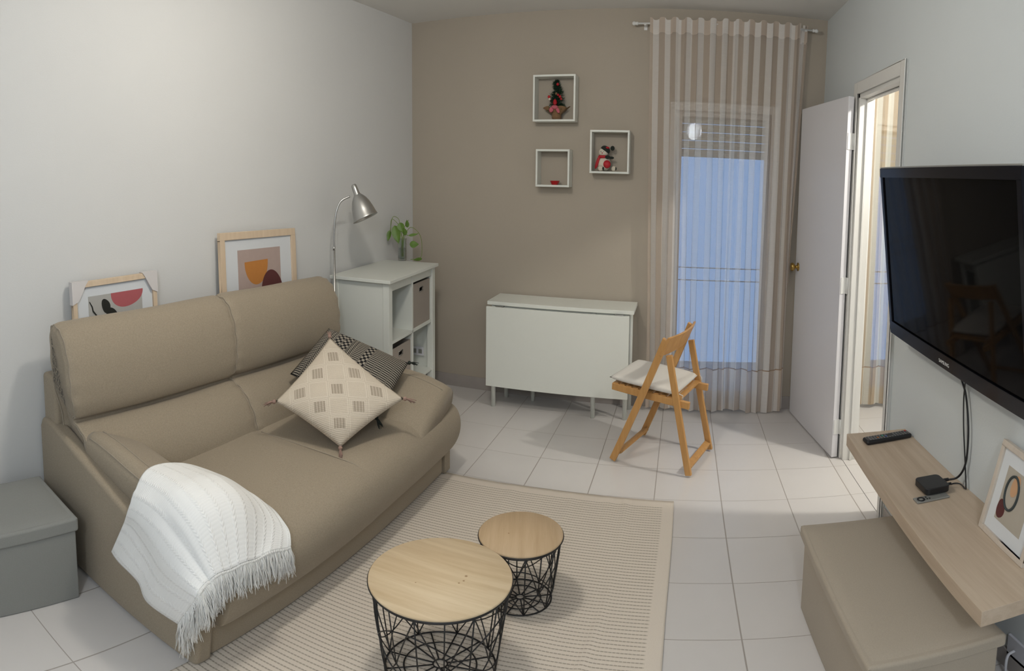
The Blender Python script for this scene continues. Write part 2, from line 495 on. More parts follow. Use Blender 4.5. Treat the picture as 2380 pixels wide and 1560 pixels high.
# ------------------------------------------------------------------ mesh helpers
class MB:
    """collects faces; build() links them as one object"""

    def __init__(s):
        s.v, s.f, s.uv, s.sm = [], [], {}, []

    def add(s, vs, fs, uvs=None, smooth=False):
        o = len(s.v)
        s.v += [tuple(v) for v in vs]
        for i, f in enumerate(fs):
            if uvs:
                s.uv[len(s.f)] = uvs[i]
            s.f.append(tuple(o + k for k in f))
            s.sm.append(smooth)
        return s

    def box(s, x0, x1, y0, y1, z0, z1):
        vs = [(x, y, z) for z in (z0, z1) for y in (y0, y1) for x in (x0, x1)]
        return s.add(vs, [(0, 2, 3, 1), (4, 5, 7, 6), (0, 1, 5, 4), (2, 6, 7, 3), (0, 4, 6, 2), (1, 3, 7, 5)])

    def bar(s, p, q, w, h, up=(0, 0, 1)):
        p, q = Vector(p), Vector(q)
        d = (q - p).normalized()
        up = Vector(up)
        a = d.cross(up)
        if a.length < 1e-5:
            a = d.cross(Vector((1, 0, 0)))
        a.normalize()
        b = a.cross(d).normalized()
        vs = []
        for c in (p, q):
            for (i, j) in ((-1, -1), (1, -1), (1, 1), (-1, 1)):
                vs.append(c + a * (w / 2 * i) + b * (h / 2 * j))
        return s.add(vs, [(3, 2, 1, 0), (4, 5, 6, 7), (0, 1, 5, 4), (1, 2, 6, 5), (2, 3, 7, 6), (3, 0, 4, 7)])

    def tube(s, pts, r, seg=8, closed=False, caps=True):
        P = [Vector(p) for p in pts]
        n = len(P)
        rs = r if isinstance(r, (list, tuple)) else [r] * n
        T = []
        for i in range(n):
            a = P[(i - 1) % n] if (closed or i) else P[i]
            b = P[(i + 1) % n] if (closed or i < n - 1) else P[i]
            T.append((b - a).normalized())
        ref = Vector((0, 0, 1)) if abs(T[0].z) < 0.9 else Vector((1, 0, 0))
        N = (ref - T[0] * ref.dot(T[0])).normalized()
        vs = []
        for i in range(n):
            N = (N - T[i] * N.dot(T[i]))
            N = N.normalized() if N.length > 1e-6 else T[i].orthogonal().normalized()
            Bn = T[i].cross(N)
            for k in range(seg):
                a = 2 * pi * k / seg
                vs.append(P[i] + (N * cos(a) + Bn * sin(a)) * rs[i])
        fs = []
        m = n if closed else n - 1
        for i in range(m):
            for k in range(seg):
                a, b = i * seg + k, i * seg + (k + 1) % seg
                c, d = ((i + 1) % n) * seg + (k + 1) % seg, ((i + 1) % n) * seg + k
                fs.append((a, b, c, d))
        if caps and not closed:
            fs.append(tuple(range(seg - 1, -1, -1)))
            fs.append(tuple((n - 1) * seg + k for k in range(seg)))
        return s.add(vs, fs, smooth=True)

    def lathe(s, prof, seg=24, c=(0, 0, 0), axis=None, smooth=True):
        """prof: (radius, height) list along axis"""
        ax = Vector(axis or (0, 0, 1)).normalized()
        a = ax.orthogonal().normalized()
        b = ax.cross(a)
        c = Vector(c)
        vs, fs = [], []
        for (r, h) in prof:
            for k in range(seg):
                t = 2 * pi * k / seg
                vs.append(c + ax * h + (a * cos(t) + b * sin(t)) * max(r, 1e-5))
        for i in range(len(prof) - 1):
            for k in range(seg):
                fs.append((i * seg + k, i * seg + (k + 1) % seg, (i + 1) * seg + (k + 1) % seg, (i + 1) * seg + k))
        return s.add(vs, fs, smooth=smooth)

    def prism(s, poly, p0, ex, ey, ez, depth, smooth=False):
        """poly in (ex,ey) plane extruded along ez"""
        p0, ex, ey, ez = Vector(p0), Vector(ex), Vector(ey), Vector(ez)
        n = len(poly)
        vs = [p0 + ex * a + ey * b for a, b in poly] + [p0 + ex * a + ey * b + ez * depth for a, b in poly]
        fs = [tuple(range(n - 1, -1, -1)), tuple(range(n, 2 * n))]
        for i in range(n):
            j = (i + 1) % n
            fs.append((i, j, n + j, n + i))
        return s.add(vs, fs)

    def grid(s, fn, nu, nv, uvfn=None, smooth=True, wrap_u=False):
        vs = [fn(i / nu, j / nv) for j in range(nv + 1) for i in range(nu + 1)]
        fs, uvs = [], []
        for j in range(nv):
            for i in range(nu):
                a = j * (nu + 1) + i
                fs.append((a, a + 1, a + nu + 2, a + nu + 1))
                q = [(i, j), (i + 1, j), (i + 1, j + 1), (i, j + 1)]
                uvs.append([(uvfn(u / nu, v / nv) if uvfn else (u / nu, v / nv)) for u, v in q])
        return s.add(vs, fs, uvs, smooth)

    def blob(s, c, r, seg=16, rings=10, rot=None, fn=None):
        c = Vector(c)
        r = Vector(r if isinstance(r, (tuple, list)) else (r, r, r))
        vs, fs = [], []
        for j in range(rings + 1):
            th = pi * j / rings
            for i in range(seg):
                ph = 2 * pi * i / seg
                d = Vector((sin(th) * cos(ph), sin(th) * sin(ph), cos(th)))
                k = fn(d) if fn else 1.0
                p = Vector((d.x * r.x, d.y * r.y, d.z * r.z)) * k
                if rot:
                    p = rot @ p
                vs.append(c + p)
        for j in range(rings):
            for i in range(seg):
                fs.append((j * seg + i, (j + 1) * seg + i, (j + 1) * seg + (i + 1) % seg, j * seg + (i + 1) % seg))
        return s.add(vs, fs, smooth=True)

    def build(s, name, mat, parent=None, off=(0, 0, 0), bevel=0.0, bseg=2, sub=0, solid=0.0, weld=True):
        me = bpy.data.meshes.new(name)
        off = Vector(off)
        me.from_pydata([tuple(Vector(v) - off) for v in s.v], [], s.f)
        for i, p in enumerate(me.polygons):
            p.use_smooth = s.sm[i]
        if s.uv:
            ul = me.uv_layers.new(name='UVMap')
            for i, p in enumerate(me.polygons):
                if i in s.uv:
                    for k, li in enumerate(p.loop_indices):
                        ul.data[li].uv = s.uv[i][k]
        if weld:
            bm = bmesh.new()
            bm.from_mesh(me)
            bmesh.ops.remove_doubles(bm, verts=bm.verts, dist=1e-5)
            if solid == 0:
                bmesh.ops.recalc_face_normals(bm, faces=bm.faces)
            bm.to_mesh(me)
            bm.free()
        me.materials.append(mat)
        o = bpy.data.objects.new(name, me)
        COL.objects.link(o)
        if parent:
            o.parent = parent
        elif off.length:
            o.location = off
        if solid:
            m = o.modifiers.new('solid', 'SOLIDIFY')
            m.thickness = solid
            m.offset = 0
        if bevel:
            m = o.modifiers.new('bevel', 'BEVEL')
            m.width = bevel
            m.segments = bseg
            m.limit_method = 'ANGLE'
            m.angle_limit = radians(35)
            for p in me.polygons:
                p.use_smooth = True
            try:
                m.harden_normals = True
            except Exception:
                pass
        if sub:
            m = o.modifiers.new('sub', 'SUBSURF')
            m.levels = sub
            m.render_levels = sub
        return o


def thing(name, label, cat, loc=(0, 0, 0), rz=0.0, group=None):
    o = bpy.data.objects.new(name, None)
    o.empty_display_size = 0.05
    o.location = loc
    o.rotation_euler = (0, 0, rz)
    COL.objects.link(o)
    o['label'] = label
    o['category'] = cat
    if group:
        o['group'] = group
    return o


def tag(o, label, cat, group=None):
    o['label'] = label
    o['category'] = cat
    if group:
        o['group'] = group
    return o


def struct(o):
    o['kind'] = 'structure'
    return o


def catmull(pts, n=8, closed=False):
    P = [Vector(p) for p in pts]
    out = []
    m = len(P)
    for i in range(m if closed else m - 1):
        p0 = P[(i - 1) % m] if (closed or i > 0) else P[i]
        p1, p2 = P[i], P[(i + 1) % m]
        p3 = P[(i + 2) % m] if (closed or i < m - 2) else P[(i + 1) % m]
        for k in range(n):
            t = k / n
            out.append(0.5 * ((2 * p1) + (p2 - p0) * t + (2 * p0 - 5 * p1 + 4 * p2 - p3) * t * t
                              + (3 * p1 - p0 - 3 * p2 + p3) * t ** 3))
    if not closed:
        out.append(P[-1])
    return out


# ------------------------------------------------------------------ the room
def xl(y):
    return -0.012 + 0.055 * y      # the left wall runs very slightly out of square


struct(MB().box(-0.6, 7.0, YS, 0.12, -0.06, 0.0).build('floor', M['floor']))
b = MB().box(-0.6, W + 0.10, YS, 0.12, H, H + 0.1)
struct(b.build('ceiling', M['ceiling']))
b = MB()
b.add([(xl(0.12), 0.12, 0), (xl(YS), YS, 0), (xl(YS) - 0.12, YS, 0), (xl(0.12) - 0.12, 0.12, 0),
       (xl(0.12), 0.12, H), (xl(YS), YS, H), (xl(YS) - 0.12, YS, H), (xl(0.12) - 0.12, 0.12, H)],
      [(0, 1, 5, 4), (1, 2, 6, 5), (2, 3, 7, 6), (3, 0, 4, 7), (0, 3, 2, 1), (4, 5, 6, 7)])
struct(b.build('wall_left', M['wall_white']))
# back wall, with the opening of the french window
WX0, WX1, WZ = 2.045, 2.845, 2.055
b = MB()
b.box(-0.2, WX0, 0, 0.12, 0, H).box(WX1, W + 0.05, 0, 0.12, 0, H).box(WX0, WX1, 0, 0.12, WZ, H)
struct(b.build('wall_back', M['wall_beige']))
# right wall with the door opening
DY0, DY1, DZ = -0.865, -1.560, 2.065
b = MB()
b.box(W, W + 0.09, DY0, 0.0, 0, H).box(W, W + 0.09, YS, DY1, 0, H).box(W, W + 0.09, DY1, DY0, DZ, H)
struct(b.build('wall_right', M['wall_right']))
struct(MB().box(-0.5, W + 0.09, YS - 0.1, YS, 0, H).build('wall_behind', M['wall_white']))
# next room
NX1 = 6.2
b = MB()
N0, N1 = 3.575, 4.45
b.box(W + 0.09, N0, 0, 0.12, 0, H).box(N1, NX1, 0, 0.12, 0, H).box(N0, N1, 0, 0.12, WZ, H)
struct(b.build('wall_next_room_back', M['wall_white']))
struct(MB().box(NX1, NX1 + 0.1, -4.0, 0.12, 0, H).build('wall_next_room_right', M['wall_white']))
struct(MB().box(W + 0.09, NX1, -4.1, -4.0, 0, H).build('wall_next_room_front', M['wall_white']))
struct(MB().box(W + 0.10, NX1, -4.1, 0.12, H, H + 0.1).build('ceiling_next_room', M['ceiling']))
# skirting tiles
struct(MB().box(-0.02, WX0 - 0.02, -0.010, 0, 0, 0.092).box(WX1 + 0.02, W, -0.010, 0, 0, 0.092)
       .build('baseboard_back', M['grey_tile'], bevel=0.002))
b = MB()
b.box(W - 0.010, W, DY0 + 0.075, -0.012, 0, 0.085)
b.box(W - 0.010, W, YS + 0.02, DY1 - 0.075, 0, 0.085)
struct(b.build('baseboard_right', M['grey_tile'], bevel=0.002))
struct(MB().box(W + 0.10, N0 - 0.02, -0.010, 0, 0, 0.085).box(N1 + 0.02, NX1, -0.01, 0, 0, 0.085)
       .build('baseboard_next_room', M['grey_tile'], bevel=0.002))


# windows: pvc frame, pane, roller shutter lowered a third
def window(n, x0, x1, z1, shut):
    root = bpy.data.objects.new('window_%d' % n, None)
    root.location = (x0, 0.05, 0)
    COL.objects.link(root)
    root['kind'] = 'structure'
    L = (x0, 0.05, 0)
    b = MB()
    fw = 0.055
    b.box(x0, x0 + fw, -0.015 if n == 1 else 0.0, 0.09, 0, z1).box(x1 - fw, x1, -0.015 if n == 1 else 0.0, 0.09, 0, z1)
    b.box(x0 + fw, x1 - fw, -0.015 if n == 1 else 0.0, 0.09, z1 - fw, z1).box(x0 + fw, x1 - fw, 0.0, 0.09, 0, 0.05)
    b.build('window_frame', M['pvc'], root, L, bevel=0.004)
    b = MB()
    s = 0.035
    a0, a1 = x0 + fw, x1 - fw
    b.box(a0, a0 + s, 0.03, 0.07, 0.05, z1 - fw).box(a1 - s, a1, 0.03, 0.07, 0.05, z1 - fw)
    b.box(a0 + s, a1 - s, 0.03, 0.07, z1 - fw - s, z1 - fw).box(a0 + s, a1 - s, 0.03, 0.07, 0.05, 0.12)
    b.build('sash', M['pvc'], root, L, bevel=0.004)
    MB().box(a0 + s, a1 - s, 0.048, 0.052, 0.12, z1 - fw - s).build('pane', M['pane'], root, L)
    b = MB()
    z = z1 - 0.02
    while z > shut:
        b.box(x0 + 0.01, x1 - 0.01, 0.100, 0.112, z - 0.052, z - 0.004)
        b.box(x0 + 0.01, x1 - 0.01, 0.104, 0.108, z - 0.004, z)
        z -= 0.056
    b.build('roller_shutter', M['slat'], root, L, bevel=0.003)
    return root


window(1, WX0, WX1, WZ, 1.70)
window(2, N0, N1, WZ, 1.66)


def railing(name, label, x0, x1, y):
    t = thing(name, label, 'railing', ((x0 + x1) / 2, y, 0))
    L = tuple(t.location)
    for z in (0.965, 0.880, 0.130):
        MB().tube([(x0, y, z), (x1, y, z)], 0.0045, 10).build('rail', M['rail_white'], t, L)
    for x in (x0 + 0.01, x1 - 0.01):
        MB().tube([(x, y, 0.0), (x, y, 0.975)], 0.006, 8).build('post', M['rail_white'], t, L)
    return t


M['rail_white'] = plain('polished_rail', (0.93, 0.94, 0.95), 0.12, 0.5, 1.0)
M['terracotta'] = plain('balcony_tile', (0.40, 0.38, 0.36), 0.5, 0.3)
struct(MB().box(1.0, 6.2, 0.12, 1.15, -0.06, -0.001).build('trim_balcony_floor', M['terracotta']))
railing('window_guard_rail', 'thin white horizontal guard bars outside the living room window behind the striped curtain', WX0 + 0.06, WX1 - 0.06, 0.088)
railing('window_guard_rail', 'thin white guard bars behind the curtain of the next room beyond the doorway', N0 + 0.06, N1 - 0.06, 0.094)

# door frame
b = MB()
j = 0.02
b.box(W - 0.002, W + 0.092, DY0 - 0.03, DY0 + 0.0, 0, DZ).box(W - 0.002, W + 0.092, DY1, DY1 + 0.03, 0, DZ)
b.box(W - 0.002, W + 0.092, DY1, DY0, DZ - 0.03, DZ)
b.box(W + 0.04, W + 0.055, DY0 - 0.042, DY0 - 0.03, 0, DZ - 0.03).box(W + 0.04, W + 0.055, DY1 + 0.03, DY1 + 0.042, 0, DZ - 0.03)
b.box(W + 0.04, W + 0.055, DY1 + 0.03, DY0 - 0.03, DZ - 0.042, DZ - 0.03)
fr = struct(b.build('trim_1', M['trim_paint'], bevel=0.003))
b = MB()
tw = 0.065
for x0, x1 in ((W - 0.014, W), (W + 0.09, W + 0.104)):
    b.box(x0, x1, DY0 - 0.005, DY0 + tw, 0, DZ + tw - 0.005).box(x0, x1, DY1 - tw, DY1 + 0.005, 0, DZ + tw - 0.005)
    b.box(x0, x1, DY1 + 0.005, DY0 - 0.005, DZ - 0.005, DZ + tw - 0.005)
b.box(W - 0.020, W - 0.014, DY1 - tw, DY1 - tw + 0.012, 0, DZ + tw - 0.005)
struct(b.build('trim_2', M['trim_paint'], bevel=0.004))
struct(MB().box(W + 0.0, W + 0.002, DY1 + 0.03, DY0 - 0.03, -0.0, 0.0012).build('trim_3', M['tile_edge']))

# door leaf, swung open into the room
hx, hy = W - 0.028, DY0 + 0.008
dl = bpy.data.objects.new('door_1', None)
dl.location = (hx, hy, 0)
ang = atan2(-(3.036 - hx), (-0.055 - hy))
dl.rotation_euler = (0, 0, ang)
COL.objects.link(dl)
dl['kind'] = 'structure'
LW = 0.795
MB().box(-0.036, 0.002, 0.0, LW, 0.008, 2.045).build('door_leaf', M['door_paint'], dl, bevel=0.002)
for z in (1.80, 1.02, 0.20):
    hg = MB().tube([(0.010, -0.008, z - 0.045), (0.010, -0.008, z + 0.045)], 0.007, 10)
    hg.box(-0.030, 0.006, -0.0035, 0.0, z - 0.045, z + 0.045)
    hg.build('hinge', M['pvc'], dl)
for sgn in (-1, 1):
    c = (-0.017, LW - 0.055, 1.02)
    x0 = -0.036 if sgn < 0 else 0.002
    k = MB().lathe([(0.001, 0.0), (0.028, 0.0), (0.027, 0.004), (0.014, 0.009), (0.010, 0.014), (0.010, 0.026), (0.018, 0.030),
                    (0.026, 0.038), (0.0275, 0.048), (0.024, 0.056), (0.012, 0.060), (0.001, 0.061)], 24,
                   (x0, LW - 0.055, 1.02), (sgn, 0, 0))
    k.build('door_knob', M['brass'], dl)
MB().box(-0.028, -0.006, LW - 0.0005, LW + 0.0015, 0.95, 1.09).build('lock_plate', M['brass'], dl)

# ------------------------------------------------------------------ curtains
def rod(name, label, x0, x1, y, z, z2):
    t = thing(name, label, 'curtain rod', ((x0 + x1) / 2, y, z))
    L = tuple(t.location)
    MB().tube([(x0, y, z), (x1, y, z2)], 0.007, 12).build('pole', M['pvc'], t, L)
    for x, s, zz in ((x0, -1, z), (x1, 1, z2)):
        MB().lathe([(0.001, -0.002), (0.011, 0), (0.012, 0.012), (0.009, 0.016), (0.014, 0.024), (0.014, 0.034), (0.008, 0.042), (0.001, 0.043)],
                   16, (x, y, zz), (s, 0, 0)).build('finial', M['pvc'], t, L)
    for x in (x0 + 0.05, x1 - 0.05):
        k = (x - x0) / (x1 - x0)
        zz = z + (z2 - z) * k
        MB().box(x - 0.008, x + 0.008, y - 0.004, 0.0, zz - 0.012, zz - 0.004).box(x - 0.012, x + 0.012, -0.006, 0.0, zz - 0.03, zz + 0.02) \
            .build('bracket', M['pvc'], t, L)
    return t


def curtain(name, label, mat, xt0, xt1, xb0, xb1, z0, z1, y, folds, amp, flat, seed, ztop2=None):
    """folds hang from a rod; x-range changes from top to bottom"""
    rnd = random.Random(seed)
    ph = [rnd.uniform(-0.5, 0.5) for _ in range(folds + 2)]
    am = [rnd.uniform(0.55, 1.15) for _ in range(folds + 2)]
    hemw = [rnd.uniform(-0.012, 0.014) for _ in range(folds + 2)]

    def lerp(a, u):
        i = min(int(u), len(a) - 2)
        k = u - i
        k = k * k * (3 - 2 * k)
        return a[i] * (1 - k) + a[i + 1] * k

    def fn(u, v):
        s = u * folds
        top = v ** 6
        a = amp * lerp(am, s) * (0.62 + 0.38 * (1 - v)) * (1 - 0.45 * top)
        wob = 0.18 * sin(3.1 * v + s * 1.3) * (1 - v)
        w = sin(2 * pi * (s + 0.18 * lerp(ph, s) + wob * 0.3))
        yy = y + a * w + 0.004 * sin(9 * v + s)
        x0, x1 = xb0 + (xt0 - xb0) * v, xb1 + (xt1 - xb1) * v
        xx = x0 + (x1 - x0) * u + 0.010 * sin(4 * pi * (s)) * (0.5 + 0.5 * (1 - v)) + 0.006 * sin(5 * v + 2.3 * s) * (1 - v)
        zt = z1 + ((ztop2 - z1) * u if ztop2 else 0) + 0.010 * cos(2 * pi * s) * top
        zz = z0 + lerp(hemw, s) * (1 - v) ** 3 + (zt - z0) * v
        return (xx, yy, zz)
    b = MB().grid(fn, folds * 16, 46, lambda u, v: (u * flat, z0 + (z1 - z0) * v))
    o = b.build(name, mat, off=((xt0 + xt1) / 2, y, z0), weld=False)
    return tag(o, label, 'curtain')


rod('curtain_rod', 'thin white metal curtain rod with small end knobs above the living room window', 1.80, 3.055, -0.070, 2.560, 2.583)
curtain('sheer_curtain', 'long sheer beige and white striped curtain hanging over the living room window', M['curtain'],
        1.885, 2.965, 1.925, 2.935, 0.015, 2.590, -0.088, 12, 0.024, 1.62, 3, 2.612)
curtain('gathered_curtain_edge', 'narrow gathered strip of striped sheer curtain at the right end of the rod', M['curtain'],
        2.962, 3.022, 2.925, 2.955, 0.90, 2.605, -0.062, 2, 0.010, 0.14, 9)
rod('curtain_rod', 'curtain rod of the next room beyond the open doorway', 3.33, 5.1, -0.085, 2.57, 2.57)
curtain('sheer_curtain', 'cream and tan striped sheer curtain in the next room seen through the doorway', M['curtain2'],
        3.36, 4.7, 3.36, 4.7, 0.03, 2.60, -0.075, 13, 0.020, 2.1, 21)
tag(MB().box(2.915, 2.93, -0.012, -0.001, 1.35, 2.15).build('curtain_gap_strip', M['grey_tile'], off=(2.92, -0.006, 1.35)),  # dark strip added in place of the shaded open gap at the curtain edge
    'dark grey strip on the wall standing in for the dark gap right of the curtain', 'strip')

# ------------------------------------------------------------------ sofa
SY0, SY1 = -3.125, -1.300
sofa = thing('sofa', 'two seat taupe fabric sofa with high split back cushions against the left wall', 'sofa', (0.4, -2.21, 0))
SL = tuple(sofa.location)


def arm_panel(y0, y1, prof, name='arm_panel', flare=0.0):
    n = len(prof)
    b = MB()
    b.prism(prof, (0, y0, 0), (1, 0, 0), (0, 0, 1), (0, 1, 0), y1 - y0)
    return b.build(name, M['sofa'], sofa, SL, bevel=0.022, bseg=4)


pp = [(-0.168, 0.012), (-0.168, 0.565), (-0.145, 0.603), (-0.085, 0.612), (-0.02, 0.606), (0.08, 0.588), (0.20, 0.560), (0.36, 0.525), (0.56, 0.478),
      (0.75, 0.450), (0.90, 0.430), (0.925, 0.40), (0.93, 0.15), (0.915, 0.012)]
arm_panel(-3.135, -3.065, pp)
lin = [(0.16, 0.30), (0.17, 0.560), (0.22, 0.575), (0.36, 0.545), (0.56, 0.500), (0.75, 0.468), (0.88, 0.440), (0.90, 0.30)]
MB().prism(lin, (0, -3.068, 0), (1, 0, 0), (0, 0, 1), (0, 1, 0), 0.020).build('arm_lining', M['sofa'], sofa, SL, bevel=0.008, bseg=3)
pp2 = [(-0.06 if x < 0 else x, z) for x, z in pp]
pp2 = [(min(x, 0.912), z) for x, z in pp2]
arm_panel(-1.372, -1.300, pp2)
# base & back frame
MB().box(-0.02, 0.900, -3.062, -1.375, 0.015, 0.230).build('base', M['sofa'], sofa, SL, bevel=0.012)
b = MB().box(-0.150, -0.02, -3.118, -2.6, 0.015, 0.800).box(-0.118, -0.0, -2.6, -1.375, 0.015, 0.800)
b.build('back_frame', M['sofa'], sofa, SL, bevel=0.018, bseg=3)


def loft(name, prof_fn, ys, mat, parent, L, seam=None):
    """cross-sections in the xz plane at each y"""
    rings = []
    for t in ys:
        rings.append([Vector(p) for p in prof_fn(t)])
    n = len(rings[0])
    b = MB()
    vs = [p for r in rings for p in r]
    fs = []
    for i in range(len(rings) - 1):
        for k in range(n):
            fs.append((i * n + k, i * n + (k + 1) % n, (i + 1) * n + (k + 1) % n, (i + 1) * n + k))
    fs.append(tuple(range(n - 1, -1, -1)))
    fs.append(tuple((len(rings) - 1) * n + k for k in range(n)))
    b.add(vs, fs, smooth=True)
    o = b.build(name, mat, parent, L)
    return o


def cushion_loft(name, prof, y0, y1, soft=0.05, sh0=(0, 0), sh1=(0, 0), wr=0.004, seed=0, seams=True, edge=0.80, parent=None, L=None,
                 bow=0.0, mat=None, seam_in=0.02):
    """prof: closed (x,z) outline; ends shrink to a soft edge; sh0/sh1 shift of the ends; bow = mid sag of the top"""
    parent = parent or sofa
    L = L or SL
    P = catmull([(x, 0, z) for x, z in prof], 6, True)
    cx = sum(p.x for p in P) / len(P)
    cz = sum(p.z for p in P) / len(P)
    N = 40
    ts = []
    for i in range(N + 1):
        a = -cos(pi * i / N)
        ts.append(0.5 + 0.5 * (0.55 * a + 0.45 * (2 * i / N - 1)))

    def ring(t, grow=1.0):
        w = y1 - y0
        d = min(t, 1 - t) * w
        k = 1.0 if d >= soft else edge + (1 - edge) * sqrt(max(0, 1 - (1 - d / soft) ** 2))
        k *= grow
        out = []
        sx = sh0[0] * (1 - t) + sh1[0] * t
        sz = sh0[1] * (1 - t) + sh1[1] * t - bow * 4 * t * (1 - t)
        for q, p in enumerate(P):
            n_ = wr * sin(5.3 * t + 0.25 * q + seed) * sin(9 * t + seed)
            n_ *= max(0, 1 - abs(t - .5) * 1.2)
            # puckers near the side seams
            pk = 0.004 * sin(q * 1.9 + seed) * max(0, 1 - d / 0.10)
            out.append(Vector((cx + (p.x - cx) * k + sx + n_ + pk, y0 + w * t, cz + (p.z - cz) * k + sz + n_ * 0.5)))
        return out
    o = loft(name, ring, ts, mat or M['sofa'], parent, L)
    if seams:
        for t, side in ((seam_in / (y1 - y0), 0), (1 - seam_in / (y1 - y0), 1)):
            rg = ring(t, 1.004)
            MB().tube([p for p in rg[::2]], 0.0032, 6, closed=True).build('piping', M['sofa_seam'], o, (0, 0, 0) if False else L)
            # the piping is a sub-part: its parent is the cushion, which sits at the sofa's origin
    return o


def back_cushion(y0, y1, dz0, dz1, dx0, dx1, seed, low0=0.0):
    """boxed back cushion: headrest roll over a lumbar roll, crease between them"""
    prof = [(0.05, 0.36), (0.01, 0.50), (0.0, 0.62), (-0.012, 0.76), (-0.030, 0.90), (-0.022, 0.985), (0.008, 1.020), (0.062, 1.018),
            (0.115, 0.985), (0.155, 0.910), (0.172, 0.815), (0.170, 0.725), (0.150, 0.668), (0.118, 0.645), (0.160, 0.628), (0.215, 0.595),
            (0.268, 0.530), (0.298, 0.450), (0.290, 0.385), (0.20, 0.355)]
    P = catmull([(x, 0, z) for x, z in prof], 6, True)
    n = len(P)
    T = [(P[(k + 1) % n] - P[k - 1]).normalized() for k in range(n)]
    Nn = [Vector((t.z, 0, -t.x)) for t in T]
    cen = Vector((sum(p.x for p in P) / n, 0, sum(p.z for p in P) / n))
    if (Nn[0].dot(P[0] - cen)) < 0:
        Nn = [-v for v in Nn]
    w = y1 - y0
    r0, inset = 0.045, 0.015
    crease = 13 * 6

    def ring(d, end, extra=0.0):
        t = d / w if end == 0 else 1 - d / w
        dd = min(d, w - d)
        ins = 0 if dd >= r0 else inset * (1 - sqrt(max(0, 1 - (1 - dd / r0) ** 2)))
        out = []
        for k, p in enumerate(P):
            q = p - Nn[k] * (ins + extra)
            # puckers at the seams and faint slack in the cloth
            q = q + Nn[k] * (0.0035 * sin(k * 1.15 + seed) * math.exp(-dd / 0.030) + 0.0022 * sin(4.3 * t + k * 0.11 + seed) * sin(2.1 + 6 * t))
            # the crease deepens towards the middle of the cushion
            g = math.exp(-((k - crease) / 3.2) ** 2)
            q = q - Nn[k] * 0.010 * g * sin(pi * t)
            yy = y0 + t * w
            if low0 and q.z < 0.80:
                e = min(1, max(0, (0.80 - q.z) / 0.20))
                e = e * e * (3 - 2 * e)
                yy = max(yy, y0 + low0 * e) if end == 0 or t < 0.2 else yy
                yy = y0 + low0 * e + (yy - y0 - low0 * e * (1 if t > 0 else 0)) if t == 0 else yy
            out.append(Vector((q.x + dx0 * (1 - t) + dx1 * t, yy, q.z + dz0 * (1 - t) + dz1 * t)))
        return out
    ds = [0, .003, .007, .013, .021, .032, .045, .06]
    rings = []
    for ex, off in ((0.016, -0.009), (0.007, -0.006)):
        rings.append([v + Vector((0, off, 0)) for v in ring(0, 0, ex)])
    rings += [ring(d, 0) for d in ds]
    m = 26
    rings += [ring(0.06 + (w - 0.12) * k / m, 0) for k in range(1, m)]
    rings += [ring(d, 1) for d in reversed(ds)]
    for ex, off in ((0.007, 0.004), (0.016, 0.006)):
        rings.append([v + Vector((0, off, 0)) for v in ring(0, 1, ex)])
    b = MB()
    fs = []
    for i_ in range(len(rings) - 1):
        for k in range(n):
            fs.append((i_ * n + k, i_ * n + (k + 1) % n, (i_ + 1) * n + (k + 1) % n, (i_ + 1) * n + k))
    vs = [p for r in rings for p in r]
    fs.append(tuple(range(n - 1, -1, -1)))
    fs.append(tuple((len(rings) - 1) * n + k for k in range(n)))
    b.add(vs, fs, smooth=True)
    o = b.build('back_cushion', M['sofa'], sofa, SL)
    for rg in (rings[3], rings[-4]):
        MB().tube([p for p in rg], 0.0030, 6, closed=True).build('piping', M['sofa_seam'], o, SL)
    return o


back_cushion(-3.125, -2.209, 0.014, 0.0, -0.012, 0.004, 1.0, low0=0.035)
back_cushion(-2.211, -1.352, 0.004, -0.022, 0.010, 0.030, 2.4)
seatp = [(0.10, 0.24), (0.10, 0.42), (0.30, 0.432), (0.55, 0.440), (0.78, 0.438), (0.90, 0.425), (0.965, 0.385), (0.990, 0.320),
         (0.985, 0.245), (0.955, 0.175), (0.925, 0.165), (0.905, 0.20), (0.88, 0.24)]
P_ = seatp


def seat_ring(t):
    y0, y1 = -3.058, -1.330
    w = y1 - y0
    d = min(t, 1 - t) * w
    k = 1.0 if d >= 0.06 else 0.93 + 0.07 * sqrt(max(0, 1 - (1 - d / 0.06) ** 2))
    out = []
    C_ = catmull([(x, 0, z) for x, z in P_], 5, True)
    for q, p in enumerate(C_):
        z = 0.30 + (p.z - 0.30) * k
        x = 0.5 + (p.x - 0.5) * (0.97 + 0.03 * k)
        far = (y0 + w * t) > -1.39
        z += 0.003 * sin(11 * t + q * 0.3) - 0.010 * math.exp(-((y0 + w * t + 2.21) / 0.02) ** 2) * (1 if p.z > 0.3 else 0.3)
        if far and p.x < 0.93:
            x = min(x, 0.93)
        out.append(Vector((x, y0 + w * t, z)))
    return out


ts = [0, .004, .01, .02, .03] + [0.03 + 0.94 * i / 60 for i in range(1, 60)] + [.97, .98, .99, .996, 1]
seat = loft('seat', seat_ring, ts, M['sofa'], sofa, SL)
# seam down the middle of the seat
mid = [Vector((p.x, p.y, p.z)) for p in catmull([(0.33, -2.21, 0.4300), (0.55, -2.21, 0.4335), (0.78, -2.21, 0.4310), (0.895, -2.21, 0.419),
                                                (0.957, -2.21, 0.382), (0.984, -2.21, 0.318), (0.98, -2.21, 0.245), (0.952, -2.21, 0.178)], 5)]
MB().tube(mid, 0.003, 6).build('piping', M['sofa_seam'], seat, SL)


